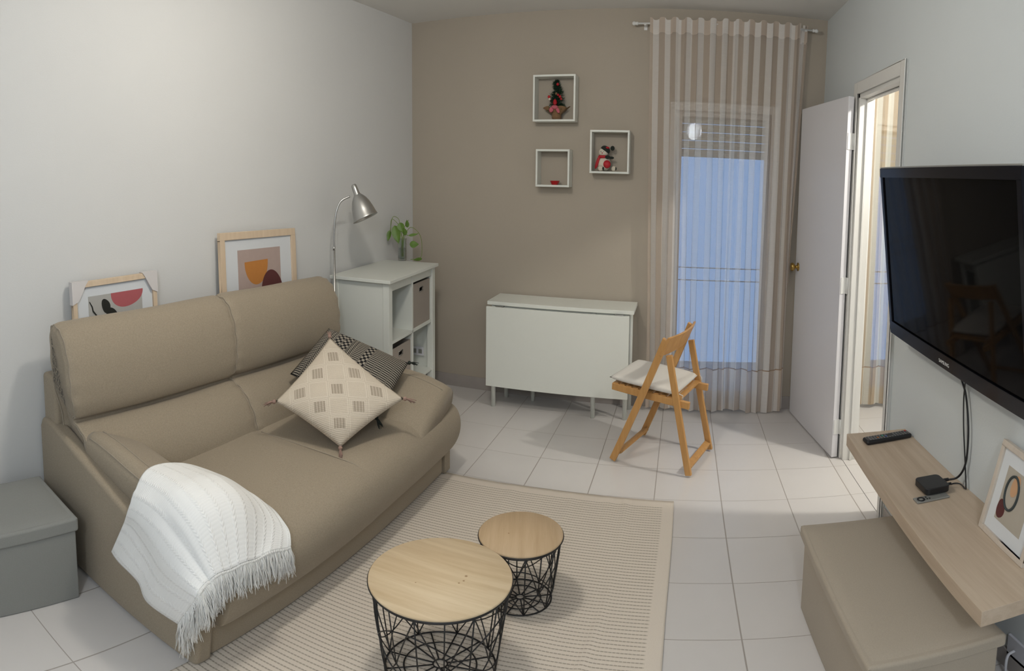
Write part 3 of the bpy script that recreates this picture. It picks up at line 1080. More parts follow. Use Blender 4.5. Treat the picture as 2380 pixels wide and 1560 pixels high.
# arm cushions: wedge pads leaning on the arm panels
def arm_pad(yo, yi, x0, x1, zo, zi, th, seed):
    s = 1 if yi > yo else -1

    def sect(x, k):
        e = 0.5 + 0.5 * k
        pts = [(yo + 0.02 * s, zo - th * e), (yo - 0.004 * s, zo - 0.07 * e), (yo + 0.004 * s, zo - 0.02), (yo + 0.045 * s, zo + 0.010 * k), (yo + (yi - yo) * 0.4, zo + (zi - zo) * 0.35 + 0.028 * k),
               (yo + (yi - yo) * 0.8, zo + (zi - zo) * 0.78 + 0.025 * k), (yi, zi - 0.01), (yi - 0.01 * s, zi - 0.05 * e),
               (yo + (yi - yo) * 0.7, zi - 0.055), (yo + (yi - yo) * 0.3, min(zo - th * e, zi))]
        return catmull([(x, a, c) for a, c in pts], 4, True)
    rings = []
    N = 30
    for i in range(N + 1):
        t = i / N
        d = min(t, 1 - t) * (x1 - x0)
        k = 1.0 if d > 0.05 else 0.30 + 0.70 * sqrt(max(0, 1 - (1 - d / 0.05) ** 2))
        x = x0 + (x1 - x0) * t
        r = sect(x, k)
        slope = -0.075 * t * t
        rings.append([p + Vector((0, 0, slope + 0.004 * sin(9 * t + seed))) for p in r])
    n = len(rings[0])
    b = MB()
    b.add([p for r in rings for p in r], [(i * n + k, i * n + (k + 1) % n, (i + 1) * n + (k + 1) % n, (i + 1) * n + k)
                                          for i in range(N) for k in range(n)]
          + [tuple(range(n - 1, -1, -1)), tuple(N * n + k for k in range(n))], smooth=True)
    o = b.build('arm_cushion', M['sofa'], sofa, SL)
    for idx in (9, 14):
        MB().tube([r[idx] + Vector((0, 0, 0.001)) for r in rings[1:-1]], 0.003, 6).build('piping', M['sofa_seam'], o, SL)
    return o


arm_pad(-3.090, -2.80, 0.19, 0.90, 0.625, 0.50, 0.14, 0.3)
arm_pad(-1.385, -1.76, 0.40, 0.965, 0.595, 0.475, 0.14, 1.3)

# ------------------------------------------------------------------ throw blanket
TG = [
    [(0.488, -3.150, 0.286), (0.560, -3.150, 0.425), (0.622, -3.150, 0.535), (0.600, -3.060, 0.628), (0.588, -2.900, 0.600), (0.637, -2.757, 0.512), (0.711, -2.700, 0.462)],
    [(0.540, -3.155, 0.273), (0.626, -3.153, 0.429), (0.695, -3.150, 0.545), (0.706, -3.051, 0.632), (0.692, -2.892, 0.602), (0.735, -2.777, 0.515), (0.804, -2.715, 0.460)],
    [(0.660, -3.160, 0.255), (0.724, -3.155, 0.394), (0.780, -3.152, 0.535), (0.814, -3.064, 0.635), (0.801, -2.906, 0.610), (0.840, -2.787, 0.520), (0.905, -2.745, 0.462)],
    [(0.700, -3.155, 0.184), (0.805, -3.158, 0.352), (0.880, -3.152, 0.490), (0.910, -3.064, 0.585), (0.915, -2.925, 0.570), (0.935, -2.812, 0.480), (0.975, -2.759, 0.428)],
    [(0.862, -3.150, 0.190), (0.975, -3.172, 0.365), (0.985, -3.140, 0.420), (0.995, -3.080, 0.440), (1.005, -3.000, 0.435), (1.008, -2.905, 0.425), (1.008, -2.790, 0.395)],
]


def cr(a, b, c, d, t):
    return 0.5 * ((2 * b) + (c - a) * t + (2 * a - 5 * b + 4 * c - d) * t * t + (3 * b - a - 3 * c + d) * t ** 3)


def tsurf(u, v):
    nu, nv = 6, 4
    x, y = u * nu, v * nv
    i, j_ = min(int(x), nu - 1), min(int(y), nv - 1)
    fx, fy = x - i, y - j_
    rows = []
    for dj in (-1, 0, 1, 2):
        jj = max(0, min(nv, j_ + dj))
        pts = [Vector(TG[jj][max(0, min(nu, i + di))]) for di in (-1, 0, 1, 2)]
        rows.append(cr(*pts, fx))
    p = cr(*rows, fy)
    wv = 0.006 * sin(14 * u + 2) * sin(5 * v + 1) + 0.004 * sin(31 * u) * v
    return p + Vector((0.3 * wv, -wv * (1 if u < 0.4 else 0), wv if u > 0.35 else 0))


throw = thing('throw_blanket', 'white cable knit throw with a fringed hem draped over the near sofa arm', 'blanket', (0.8, -2.95, 0.5))
TL = tuple(throw.location)
b = MB().grid(tsurf, 72, 48, lambda u, v: (u, v * 0.8))
b.build('cloth', M['throw'], throw, TL, weld=False, solid=0.012)
b = MB()
rnd = random.Random(4)
for i in range(150):
    u = (i + rnd.uniform(-.3, .3)) / 150
    u = max(0, min(1, u))
    p = Vector(tsurf(u, 1.0))
    q = Vector(tsurf(u, 0.97))
    d = (p - q).normalized()
    ln = rnd.uniform(0.075, 0.115) * (1.15 if u < 0.35 else 1.0)
    out = Vector((0.55, -0.15 if u < 0.5 else 0.15, 0))
    pts = [q, p]
    cur = p.copy()
    vel = d * 0.6 + out * 0.5
    for k in range(5):
        vel = vel * 0.55 + Vector((rnd.uniform(-.22, .24), rnd.uniform(-.28, .28), -0.75))
        vel.normalize()
        cur = cur + vel * (ln / 5)
        # stay outside the sofa's front and side
        if u > 0.3 and cur.x < 1.0:
            cur.x = 1.0
        elif u <= 0.3 and cur.y > -3.155 and cur.x < 0.95:
            cur.y = -3.155
        pts.append(cur.copy())
    pts = catmull(pts, 2)
    n = len(pts)
    b.tube(pts, [0.0036 * (1 - 0.55 * k / n) for k in range(n)], 5)
    for _ in range(5):
        o2 = Vector((rnd.uniform(-.008, .010), rnd.uniform(-.014, .014), rnd.uniform(-.010, .006)))
        b.tube([pp_ + o2 * (k / n) * 1.6 for k, pp_ in enumerate(pts)], [0.0017 * (1 - 0.6 * k / n) for k in range(n)], 4)
    if i % 2 == 0:
        b.blob(p + d * 0.004, 0.0065, 8, 5)
o = b.build('fringe', M['fringe'], throw, TL, weld=False)
o['kind'] = 'stuff'


# ------------------------------------------------------------------ throw pillows
def pillow(name, label, mat, corners, thick, pinch, group=None, tassel=None, flip=1, skip=()):
    """corners in order (u,v) = (0,0),(1,0),(1,1),(0,1)"""
    c00, c10, c11, c01 = [Vector(c) for c in corners]
    ctr = (c00 + c10 + c11 + c01) / 4
    nrm = (c10 - c00).cross(c01 - c00).normalized() * flip
    t = thing(name, label, 'cushion', tuple(ctr), 0, group)

    def base(u, v):
        # edges drawn in between the pointed corners
        a, b2 = 2 * u - 1, 2 * v - 1
        iu = a * (1 - pinch * (1 - b2 * b2) ** 1.0 * abs(a) ** 2)
        iv = b2 * (1 - pinch * (1 - a * a) ** 1.0 * abs(b2) ** 2)
        uu, vv = (iu + 1) / 2, (iv + 1) / 2
        return (c00 * (1 - uu) + c10 * uu) * (1 - vv) + (c01 * (1 - uu) + c11 * uu) * vv

    def face(sg):
        def fn(u, v):
            a, b2 = abs(2 * u - 1), abs(2 * v - 1)
            h = ((1 - a ** 2.4) * (1 - b2 ** 2.4)) ** 0.55 if a < 1 and b2 < 1 else 0
            wv = 0.006 * sin(9 * u + 4 * v) * sin(8 * v) * h
            return base(u, v) + nrm * (sg * (thick * h + wv))
        return fn
    b = MB()
    b.grid(face(1), 32, 32)
    b.grid(face(-1), 32, 32)
    b.build('cover', mat, t, tuple(ctr))
    if tassel:
        for cidx, c in enumerate((c00, c10, c11, c01)):
            if cidx in skip:
                continue
            d = (c - ctr).normalized()
            b = MB()
            rr = random.Random(cidx + 3)
            b.blob(c + d * 0.004, 0.010, 10, 6)
            for k in range(16):
                e = d * 0.045 + Vector((rr.uniform(-.012, .012), rr.uniform(-.012, .012), rr.uniform(-.012, .004)))
                b.tube([c, c + e * 0.5, c + e + Vector((0, 0, -0.008))], [0.0025, 0.002, 0.001], 5)
            b.build('tassel', tassel, t, tuple(ctr), weld=False)
    return t


pillow('patterned_cushion', 'black and cream woven cushion lying behind the pale diamond cushion on the sofa', M['boho'],
       [(0.335, -1.655, 0.800), (0.765, -1.520, 0.650), (0.792, -1.900, 0.505), (0.275, -1.925, 0.620)], 0.070, 0.0,
       tassel=M['dark_plush'], flip=-1, skip=(0, 3))
pillow('diamond_cushion', 'pale cream diamond patterned cushion with corner tassels, frontmost cushion on the sofa seat', M['diamond'],
       [(0.775, -2.175, 0.462), (0.935, -1.880, 0.612), (0.455, -1.810, 0.805), (0.455, -2.245, 0.615)], 0.070, 0.055,
       tassel=M['thread'], flip=1)

# ------------------------------------------------------------------ floor boxes
def storage_box(name, label, mat, x0, x1, y0, y1, h, lid, ov=0.006, rz=0.0, pivot=None, seam=True, split=None, foot=None):
    t = thing(name, label, 'storage box', ((x0 + x1) / 2, (y0 + y1) / 2, 0), rz)
    L = tuple(t.location)
    MB().box(x0 + ov * 1.6, x1 - ov * 1.6, y0 + ov * 1.6, y1 - ov * 1.6, 0.002, h - lid + 0.004).build('body', mat, t, L, bevel=0.006, bseg=2)
    nx, ny = 16, 24

    def puff(u, v):
        a, b2 = abs(2 * u - 1), abs(2 * v - 1)
        e = (1 - a ** 8) * (1 - b2 ** 8)
        return (x0 + (x1 - x0) * u, y0 + (y1 - y0) * v, h - 0.014 + 0.014 * max(0, e) ** 0.5)
    b = MB()
    b.box(x0, x1, y0, y1, h - lid, h - 0.008)
    b.build('lid', mat, t, L, bevel=0.012, bseg=4)
    lid_o = t.children[-1]
    b = MB().grid(lambda u, v: tuple(Vector(puff(u, v)) + Vector((0.004 * (0.5 - u), 0.004 * (0.5 - v), 0))), nx, ny)
    b.build('lid_padding', mat, lid_o, L, weld=False)
    if seam:
        for (xa, ya) in ((x1 - ov, (y0 + y1) / 2),):
            MB().tube([(xa + 0.0005, ya + 0.0, 0.01), (xa + 0.0005, ya, h - lid)], 0.0015, 5).build('seam', mat, t, L)
    return t


storage_box('storage_ottoman', 'grey linen lidded storage box on the floor beside the near end of the sofa', M['grey_fabric'],
            -0.085, 0.322, -3.965, -3.200, 0.385, 0.068, rz=radians(-3.0))
storage_box('storage_ottoman', 'long brown fabric storage bench on the floor under the wooden wall shelf', M['bench_fabric'],
            2.625, 3.015, -2.955, -2.185, 0.385, 0.055, ov=0.010)

# ------------------------------------------------------------------ rug
def rugz(x, y):
    z = 0.006
    for (x0, a, w, wob) in ((1.60, 0.003, 0.020, 0.035), (1.90, 0.006, 0.018, 0.03), (1.28, 0.005, 0.03, 0.05), (1.75, 0.003, 0.03, 0.1)):
        xc = x0 + wob * sin(y * 2.1 + x0 * 3)
        z += a * math.exp(-((x - xc) / w) ** 2) * (0.6 + 0.4 * sin(y * 5 + x0))
    return z


RX0, RX1, RY0, RY1 = 0.87, 2.155, -1.335, -4.1


def rug_fn(u, v):
    x, y = RX0 + (RX1 - RX0) * u, RY0 + (RY1 - RY0) * v
    e = min(1, (1 - u) * 60, v * 90) if x > 0.95 else 0
    xx = x + 0.006 * sin(3.2 * y) * u - 0.006 * v * u
    yy = y + 0.006 * sin(5 * x) * (1 - v)
    return (xx, yy, 0.004 + (rugz(x, y) - 0.004) * max(0, e))


b = MB().grid(rug_fn, 150, 90, lambda u, v: ((RX1 - RX0) * (1 - u), (RY0 - RY1) * v))
o = b.build('rug', M['rug'], off=(1.4, -2.7, 0), weld=False, solid=0.004)
tag(o, 'beige flat woven rug with thin dark dashed ribs on the floor before the sofa', 'rug')


# ------------------------------------------------------------------ wire basket tables
def basket_table(label, cx, cy, r, h, rb, topmat, rot, nsp):
    t = thing('wire_basket_table', label, 'side table', (cx, cy, 0.010), rot, 'wire basket tables on the rug')
    hz = h - 0.010
    b = MB().lathe([(0.0, hz - 0.014), (r - 0.002, hz - 0.014), (r, hz - 0.011), (r, hz - 0.003), (r - 0.003, hz), (0.0, hz)], 96)
    b.build('wooden_top', topmat, t, bevel=0)
    rw = 0.0026
    rt = r - 0.006
    zt = hz - 0.018

    def ring(rr, z, w=rw):
        return [(rr * cos(2 * pi * k / 72), rr * sin(2 * pi * k / 72), z) for k in range(72)]

    def R(z):
        return rb + (rt - rb) * (z / zt)
    b = MB().tube(ring(rt, zt), 0.0035, 8, closed=True).tube(ring(r + 0.0005, zt + 0.009), 0.0026, 6, closed=True)
    b.build('rim', M['black_metal'], t)
    zb = 0.004
    b = MB()
    b.tube(ring(rb, zb), 0.0032, 8, closed=True)
    b.tube(ring(rb * 0.66, zb), rw, 8, closed=True)
    b.tube(ring(rb * 0.13, zb), rw, 8, closed=True)
    for k in range(nsp):
        a = 2 * pi * k / nsp
        b.tube([(rb * 0.13 * cos(a), rb * 0.13 * sin(a), zb), (rb * cos(a), rb * sin(a), zb)], rw, 6)
    b.build('wire_base', M['black_metal'], t)
    b = MB()

    def P(a, z):
        return (R(z) * cos(a), R(z) * sin(a), z)
    ns = 8
    da = 2 * pi / ns
    for k in range(ns):
        a0 = da * k
        b.tube([P(a0, 0.004), P(a0, zt)], rw * 0.9, 6)
        b.tube([P(a0 + da / 2, zt * 0.36), P(a0 + da / 2, zt)], rw * 0.8, 6)
        for s in (-1, 1):
            n = 8
            b.tube([P(a0 + s * da * 0.5 * q / n, zt * (1 - 0.64 * q / n)) for q in range(n + 1)], rw * 0.85, 6)
            b.tube([P(a0 + s * da * 0.5 * q / n, 0.004 + zt * (0.36 * q / n)) for q in range(n + 1)], rw * 0.85, 6)
    # leaning rings that cross on the sides
    for tilt, ph in ((1, 0.3), (-1, 0.3)):
        pts = []
        for k in range(96):
            a = 2 * pi * k / 96
            z = zt * 0.50 + zt * 0.30 * tilt * cos(2 * a + ph)
            pts.append(P(a, z))
        b.tube(pts, rw * 0.85, 6, closed=True)
    b.build('wire_side', M['black_metal'], t)
    return t


basket_table('larger round pale topped black wire basket table, nearest the camera on the rug', 1.495, -2.680, 0.216, 0.395, 0.168,
             M['top_big'], 0.1, 12)
basket_table('smaller round tan topped black wire basket table behind the larger one on the rug', 1.612, -2.232, 0.156, 0.312, 0.116,
             M['top_small'], 0.4, 12)

# ------------------------------------------------------------------ shelf unit
unit = thing('cube_shelf_unit', 'white wooden four cube shelf unit with an overhanging top in the corner behind the sofa', 'shelf unit',
             (0.19, -0.77, 0), radians(2.2))
TH = 0.97
MB().box(-0.225, 0.230, -0.385, 0.385, TH - 0.020, TH).build('top', M['white_wood'], unit, bevel=0.003)
for x in (-0.215, 0.165):
    for y in (-0.365, 0.317):
        MB().box(x, x + 0.045, y, y + 0.048, 0, TH - 0.020).build('leg', M['white_wood'], unit, bevel=0.003)
for y in (-0.356, 0.338):
    MB().box(-0.170, 0.165, y, y + 0.018, 0.25, TH - 0.020).build('side_panel', M['white_wood'], unit, bevel=0.001)
MB().box(0.175, 0.195, -0.317, 0.317, TH - 0.075, TH - 0.020).build('apron', M['white_wood'], unit, bevel=0.001)
MB().box(-0.205, 0.200, -0.009, 0.009, 0.268, TH - 0.021).build('divider', M['white_wood'], unit, bevel=0.001)
for z in (0.25, 0.585):
    MB().box(-0.205, 0.200, -0.338, 0.338, z, z + 0.018).build('shelf_board', M['white_wood'], unit, bevel=0.001)


def fabric_bin(label, y0, y1, z0, z1):
    t = thing('fabric_bin', label, 'storage bin', (0, 0, 0), 0, 'taupe fabric bins in the cube shelf')
    mt = Matrix.Translation(unit.location) @ Matrix.Rotation(unit.rotation_euler.z, 4, 'Z')
    t.matrix_world = mt @ Matrix.Translation((0.0, (y0 + y1) / 2, z0))
    t.location = mt @ Vector((0.0, (y0 + y1) / 2, z0))
    t.rotation_euler = (0, 0, unit.rotation_euler.z)
    w, h = (y1 - y0) / 2, z1 - z0
    x0, x1, th = -0.19, 0.188, 0.006
    b = MB().box(x0, x1, -w, w, 0, 0.006).box(x0, x0 + th, -w, w, 0.006, h).box(x0 + th, x1 - th, -w, -w + th, 0.006, h)
    b.box(x0 + th, x1 - th, w - th, w, 0.006, h)
    # front panel with a slot for the handle
    s0, s1, q0, q1 = -0.030, 0.030, h * 0.78, h * 0.78 + 0.028
    b.box(x1 - th, x1, -w, s0, 0.006, h).box(x1 - th, x1, s1, w, 0.006, h).box(x1 - th, x1, s0, s1, 0.006, q0).box(x1 - th, x1, s0, s1, q1, h)
    b.build('body', M['bin_fabric'], t)
    b = MB()
    pts = [(x1 + 0.001, s0, q0), (x1 + 0.001, s1, q0), (x1 + 0.001, s1, q1), (x1 + 0.001, s0, q1)]
    b.tube(pts, 0.0025, 6, closed=True)
    b.build('handle_ring', M['steel'], t)
    return t


fabric_bin('taupe fabric bin with a metal rimmed handle slot, in the upper right shelf cube', 0.014, 0.312, 0.603, 0.880)
fabric_bin('taupe fabric bin in the lower left shelf cube, mostly hidden behind the cushions', -0.312, -0.014, 0.268, 0.545)

# wall outlet behind the shelf
ot = thing('wall_outlet', 'white double outlet seen inside the lower right cube of the white shelf unit', 'outlet', (0.262, -0.4430, 0.372), unit.rotation_euler.z)
MB().box(-0.050, 0.050, -0.008, 0.0, -0.030, 0.030).build('plate', M['outlet'], ot, bevel=0.002)
for x in (-0.022, 0.024):
    MB().box(x - 0.014, x + 0.014, -0.0095, -0.008, -0.015, 0.015).build('socket', M['silver'], ot)

# ------------------------------------------------------------------ plant in a glass
VB = Vector((0.095, -0.375, TH))
vase = thing('glass_vase', 'clear ribbed glass vase of water on top of the white shelf unit', 'vase', tuple(VB))
prof = [(0.0, 0.0), (0.030, 0.0), (0.033, 0.004)]
for k in range(12):
    prof.append((0.0325 + (0.0015 if k % 2 else 0), 0.012 + k * 0.011))
prof += [(0.036, 0.150), (0.034, 0.151)]
for k in range(6):
    prof.append((0.0305, 0.146 - k * 0.026))
prof += [(0.0, 0.010)]
MB().lathe(prof, 32).build('glass_body', M['glass'], vase)
MB().lathe([(0.0, 0.012), (0.0295, 0.012), (0.0295, 0.085), (0.0, 0.085)], 28).build('water', M['glass'], vase)
plant = thing('pothos_cutting', 'green trailing leafy plant cutting standing in the clear glass vase', 'plant', tuple(VB + Vector((0, 0, 0.014))))
RV = Vector((0.87, 0.49, 0))
FV = Vector((0.49, -0.87, 0))


def pv(px, py, d=0.0):
    """offset from the vase base"""
    return RV * ((px - 943) / 301.0) + FV * d + Vector((0, 0, (606 - py) / 341.0 - 0.014))


stems = [[(943, 598), (944, 560), (940, 535), (935, 510), (922, 505), (917, 525), (914, 545)],
         [(945, 596), (945, 555), (948, 530), (955, 518), (958, 512)],
         [(941, 597), (942, 560), (938, 530), (925, 512), (918, 512), (916, 540)],
         [(944, 597), (948, 555), (960, 530), (975, 535), (986, 552), (989, 580), (985, 600), (962, 604)],
         [(942, 597), (945, 550), (960, 548), (975, 545), (982, 542)],
         [(943, 597), (946, 556), (950, 540), (948, 530)]]
for i, s in enumerate(stems):
    pts = catmull([pv(x, y, 0.01 * sin(i * 2 + k)) for k, (x, y) in enumerate(s)], 5)
    MB().tube(pts, 0.0022, 6).build('stem', M['stem'], plant)
b = MB()
rr = random.Random(5)
for k in range(9):
    a = rr.uniform(0, 6.28)
    b.tube(catmull([(0.004 * cos(a), 0.004 * sin(a), 0.10), (0.012 * cos(a + .6), 0.012 * sin(a + .6), 0.06), (0.017 * cos(a), 0.017 * sin(a), 0.012)], 4), 0.001, 5)
b.build('roots', M['root'], plant)


def leaf(px, py, ln, wd_, dirx, diry, d=0.0, face=0.25):
    """heart shaped blade pointing (dirx,diry) in the picture plane"""
    c = pv(px, py, d)
    ax = (RV * dirx + Vector((0, 0, 1)) * diry + FV * 0.15).normalized()
    sd = ax.cross(FV).normalized() + FV * face
    sd.normalize()
    nn = ax.cross(sd)

    def fn(u, v):
        t = v
        w = wd_ * (sin(pi * min(1, t * 1.08) ** 0.72) ** 0.9 if t < 0.925 else max(0, (1 - t) * 1.2))
        s = (2 * u - 1)
        return c + ax * (ln * t + (0.10 * ln * abs(s) * (1 - t) * -1)) + sd * (s * w) + nn * (-0.18 * wd_ * (1 - abs(s)) - 0.12 * ln * t * t)
    return MB().grid(fn, 8, 12).build('leaf', M['leaf'], plant, weld=False)


leaf(926, 528, 0.125, 0.036, 0.25, -1, 0.02)
leaf(914, 538, 0.075, 0.018, -0.25, -1, 0.0)
leaf(938, 520, 0.070, 0.028, 0.3, -1, 0.01)
leaf(950, 545, 0.055, 0.020, -0.2, 1, 0.02)
leaf(955, 528, 0.055, 0.016, -0.05, 1, 0.0)
leaf(962, 568, 0.070, 0.024, 1, 0.0, 0.02)
leaf(960, 548, 0.075, 0.010, 1, 0.15, 0.0)
leaf(987, 603, 0.070, 0.012, -1, -0.05, 0.0)

# ------------------------------------------------------------------ floor lamp
fl = thing('floor_lamp', 'slim brushed steel floor lamp with a bell shade between sofa and shelf unit', 'lamp', (0.065, -1.225, 0))
FL = tuple(fl.location)
MB().lathe([(0.0, 0.0), (0.115, 0.0), (0.118, 0.006), (0.112, 0.018), (0.02, 0.024), (0.0, 0.024)], 40, FL).build('base', M['steel'], fl, FL)
MB().tube([(0.065, -1.225, 0.02), (0.065, -1.225, 1.14)], 0.0075, 12).build('pole', M['steel'], fl, FL)
MB().tube([(0.065, -1.225, 1.130), (0.065, -1.225, 1.150)], 0.0085, 12).build('collar', M['steel'], fl, FL)
neck = catmull([(0.065, -1.225, 1.14), (0.066, -1.222, 1.24), (0.075, -1.212, 1.34), (0.095, -1.185, 1.405), (0.135, -1.14, 1.432)], 8)
MB().tube(neck, 0.006, 10).build('gooseneck', M['steel'], fl, FL)
cap = Vector((0.150, -1.120, 1.500))
ax = (Vector((0.235, -1.105, 1.300)) - cap).normalized()
MB().lathe([(0.0, 0.0), (0.012, 0.001), (0.017, 0.008), (0.0185, 0.03), (0.0195, 0.055), (0.022, 0.062), (0.023, 0.070), (0.0, 0.070)],
           24, cap, ax).build('socket_cap', M['steel'], fl, FL)
sp = [(0.024, 0.066), (0.036, 0.078), (0.050, 0.098), (0.062, 0.125), (0.072, 0.160), (0.080, 0.198), (0.084, 0.206), (0.084, 0.209),
      (0.078, 0.205), (0.070, 0.162), (0.060, 0.127), (0.048, 0.101), (0.034, 0.081), (0.0, 0.074)]
MB().lathe(sp, 48, cap, ax).build('lamp_shade', M['steel'], fl, FL)
MB().blob(cap + ax * 0.13, 0.027, 16, 10).build('bulb', M['pvc'], fl, FL)


# ------------------------------------------------------------------ leaning pictures behind the sofa
def picture(name, label, P0, up, right, w, h, fw, fd, fmat, matw, art, artmat, corners=False, bottom=None):
    """P0: top left front corner seen from the room; up points up along the frame, right towards its right edge"""
    P0, up, right = Vector(P0), Vector(up).normalized(), Vector(right).normalized()
    n = right.cross(up).normalized()          # out of the picture, to the room
    ctr = P0 + right * (w / 2) - up * (h) - n * (fd / 2)
    t = thing(name, label, 'picture', tuple(ctr))
    L = tuple(ctr)

    def slab(a0, a1, b0, b1, d0, d1):
        vs = []
        for d in (d0, d1):
            for bb in (b0, b1):
                for aa in (a0, a1):
                    vs.append(P0 + right * aa - up * bb + n * d)
        return MB().add(vs, [(0, 2, 3, 1), (4, 5, 7, 6), (0, 1, 5, 4), (2, 6, 7, 3), (0, 4, 6, 2), (1, 3, 7, 5)])
    b = slab(0, w, 0, fw, -fd, 0)
    for a in ((0, w, h - fw, h), (0, fw, fw, h - fw), (w - fw, w, fw, h - fw)):
        b2 = slab(*a, -fd, 0)
        b.add(b2.v, b2.f)
    b.build('frame', fmat, t, L, bevel=0.0015)
    slab(fw, w - fw, fw, h - fw, -fd * 0.7, -fd * 0.45).build('mat_board', M['paper'], t, L)
    mx, my = matw
    mb = my if bottom is None else bottom
    pr = slab(mx, w - mx, my, h - mb, -fd * 0.45, -fd * 0.40).build('print', artmat, t, L)
    for k, (mat_, poly) in enumerate(art):
        b = MB()
        pts = [P0 + right * a - up * min(c, h - mb) + n * (-fd * 0.40 + 0.0004 * (k + 1)) for a, c in poly]
        b.add(pts, [tuple(range(len(pts)))])
        b.build('painted_shape', mat_, pr, L)
    if corners:
        for sx in (0, 1):
            b = MB()
            a0 = -0.004 if sx == 0 else w + 0.004
            s = 1 if sx == 0 else -1
            q = 0.092
            tri = [(a0, -0.004), (a0 + s * q * 0.95, -0.004), (a0 + s * q * 0.80, 0.012), (a0 + s * 0.032, q * 0.85), (a0, q)]
            pts = [P0 + right * a - up * c + n * 0.004 for a, c in tri] + [P0 + right * a - up * c + n * (-fd - 0.003) for a, c in tri]
            m_ = len(tri)
            b.add(pts, [tuple(range(m_)), tuple(range(2 * m_ - 1, m_ - 1, -1))] + [(i, (i + 1) % m_, m_ + (i + 1) % m_, m_ + i) for i in range(m_)])
            b.build('cardboard_corner', M['card'], t, L)
    return t


def ell(cx, cy, rx, ry, a0=0, a1=2 * pi, n=40, wob=0, rot=0):
    out = []
    for k in range(n + (0 if a1 - a0 > 6.2 else 1)):
        a = a0 + (a1 - a0) * k / n
        r = 1 + wob * sin(3 * a + 1)
        x, y = rx * cos(a) * r, ry * sin(a) * r
        out.append((cx + x * cos(rot) - y * sin(rot), cy + x * sin(rot) + y * cos(rot)))
    return out


ART = {k: plain('art_' + k, c, 0.8, 0.2, vary=0.05, scale=30) for k, c in dict(
    orange=(0.50, 0.21, 0.055), maroon=(0.115, 0.040, 0.038), mauve=(0.43, 0.335, 0.30), grey=(0.42, 0.41, 0.385),
    pink=(0.42, 0.115, 0.125), black=(0.025, 0.025, 0.022), sand=(0.42, 0.38, 0.32), slate=(0.055, 0.065, 0.065), peach=(0.55, 0.33, 0.19)).items()}

# larger print, behind the right part of the sofa back
P0 = (-0.074, -2.082, 1.291)
rt = Vector((0.024, 0.606, -0.020))
up = Vector((-0.045, 0.020, 1.0))
art = [(ART['orange'], [(0.182, 0.155), (0.368, 0.150)] + ell(0.275, 0.160, 0.093, 0.115, 0, pi, 30)),
       (ART['maroon'], ell(0.395, 0.320, 0.090, 0.110, 0, 2 * pi, 44, 0.03))]
picture('framed_print', 'larger light oak framed print of orange and maroon shapes leaning behind the sofa',
        P0, up, rt, 0.607, 0.482, 0.036, 0.022, M['frame_oak'], (0.132, 0.092), art, ART['mauve'], bottom=0.05)
# smaller print still in its cardboard corners
P1 = (-0.120, -2.958, 1.153)
rt1 = Vector((0.020, 0.46, 0.001))
up1 = Vector((-0.050, 0.012, 1.0))
br = [(0.086, 0.088), (0.090, 0.088), (0.104, 0.110), (0.108, 0.128), (0.132, 0.158), (0.160, 0.172), (0.185, 0.186), (0.205, 0.200),
      (0.202, 0.205), (0.180, 0.192), (0.156, 0.178), (0.128, 0.163), (0.102, 0.132), (0.098, 0.112)]
arts = [(ART['pink'], ell(0.292, 0.066, 0.090, 0.068, 0, pi, 36, 0.04)),
        (ART['black'], ell(0.175, 0.116, 0.022, 0.032, 0, 2 * pi, 30, 0.06, -0.35)),
        (ART['black'], ell(0.205, 0.150, 0.034, 0.020, 0, 2 * pi, 30, 0.04, 0.5)),
        (ART['black'], br)]
picture('framed_print', 'small light wood framed print with white cardboard corner guards leaning behind the sofa',
        P1, up1, rt1, 0.462, 0.345, 0.022, 0.026, M['frame_oak'], (0.083, 0.066), arts, ART['grey'], corners=True, bottom=0.04)

# ------------------------------------------------------------------ drop leaf table
tb = thing('drop_leaf_table', 'white folded drop leaf table with round legs standing against the beige back wall', 'table', (1.30, -0.18, 0))
BL = tuple(tb.location)
b = MB()
tx0, tx1, ty0, ty1, tz = 0.770, 1.842, -0.325, 0.0, 0.735
ty1 = -0.022
MB().box(tx0, tx1, ty0 + 0.012, ty1, tz - 0.024, tz).build('table_top', M['white_lacquer'], tb, BL, bevel=0.002)
MB().box(tx0, tx1 - 0.030, ty0 - 0.012, ty0 + 0.008, 0.160, tz - 0.032).build('drop_leaf', M['white_lacquer'], tb, BL, bevel=0.002)
MB().box(tx0 + 0.02, tx1 - 0.04, ty1 - 0.014, ty1, 0.160, tz - 0.032).build('rear_drop_leaf', M['white_lacquer'], tb, BL, bevel=0.002)
b = MB().box(tx0 + 0.04, tx1 - 0.05, ty0 + 0.035, ty0 + 0.053, tz - 0.10, tz - 0.026)
b.box(tx0 + 0.04, tx1 - 0.05, ty1 - 0.06, ty1 - 0.042, tz - 0.10, tz - 0.026)
b.box(tx0 + 0.04, tx0 + 0.058, ty0 + 0.053, ty1 - 0.06, tz - 0.10, tz - 0.026).box(tx1 - 0.068, tx1 - 0.05, ty0 + 0.053, ty1 - 0.06, tz - 0.10, tz - 0.026)
b.build('table_frame', M['white_lacquer'], tb, BL, bevel=0.001)
for (lx, ly) in ((0.812, -0.285), (0.845, -0.075), (1.062, -0.085), (1.560, -0.285), (1.788, -0.275), (1.800, -0.080)):
    MB().tube([(lx, ly, 0.0), (lx, ly, tz - 0.03)], 0.0165, 20).build('leg', M['white_lacquer'], tb, BL)
for lx in (0.87, 1.74):
    MB().box(lx - 0.03, lx + 0.03, ty0 - 0.004, ty0 + 0.03, tz - 0.032, tz - 0.0245).build('hinge', M['steel'], tb, BL)


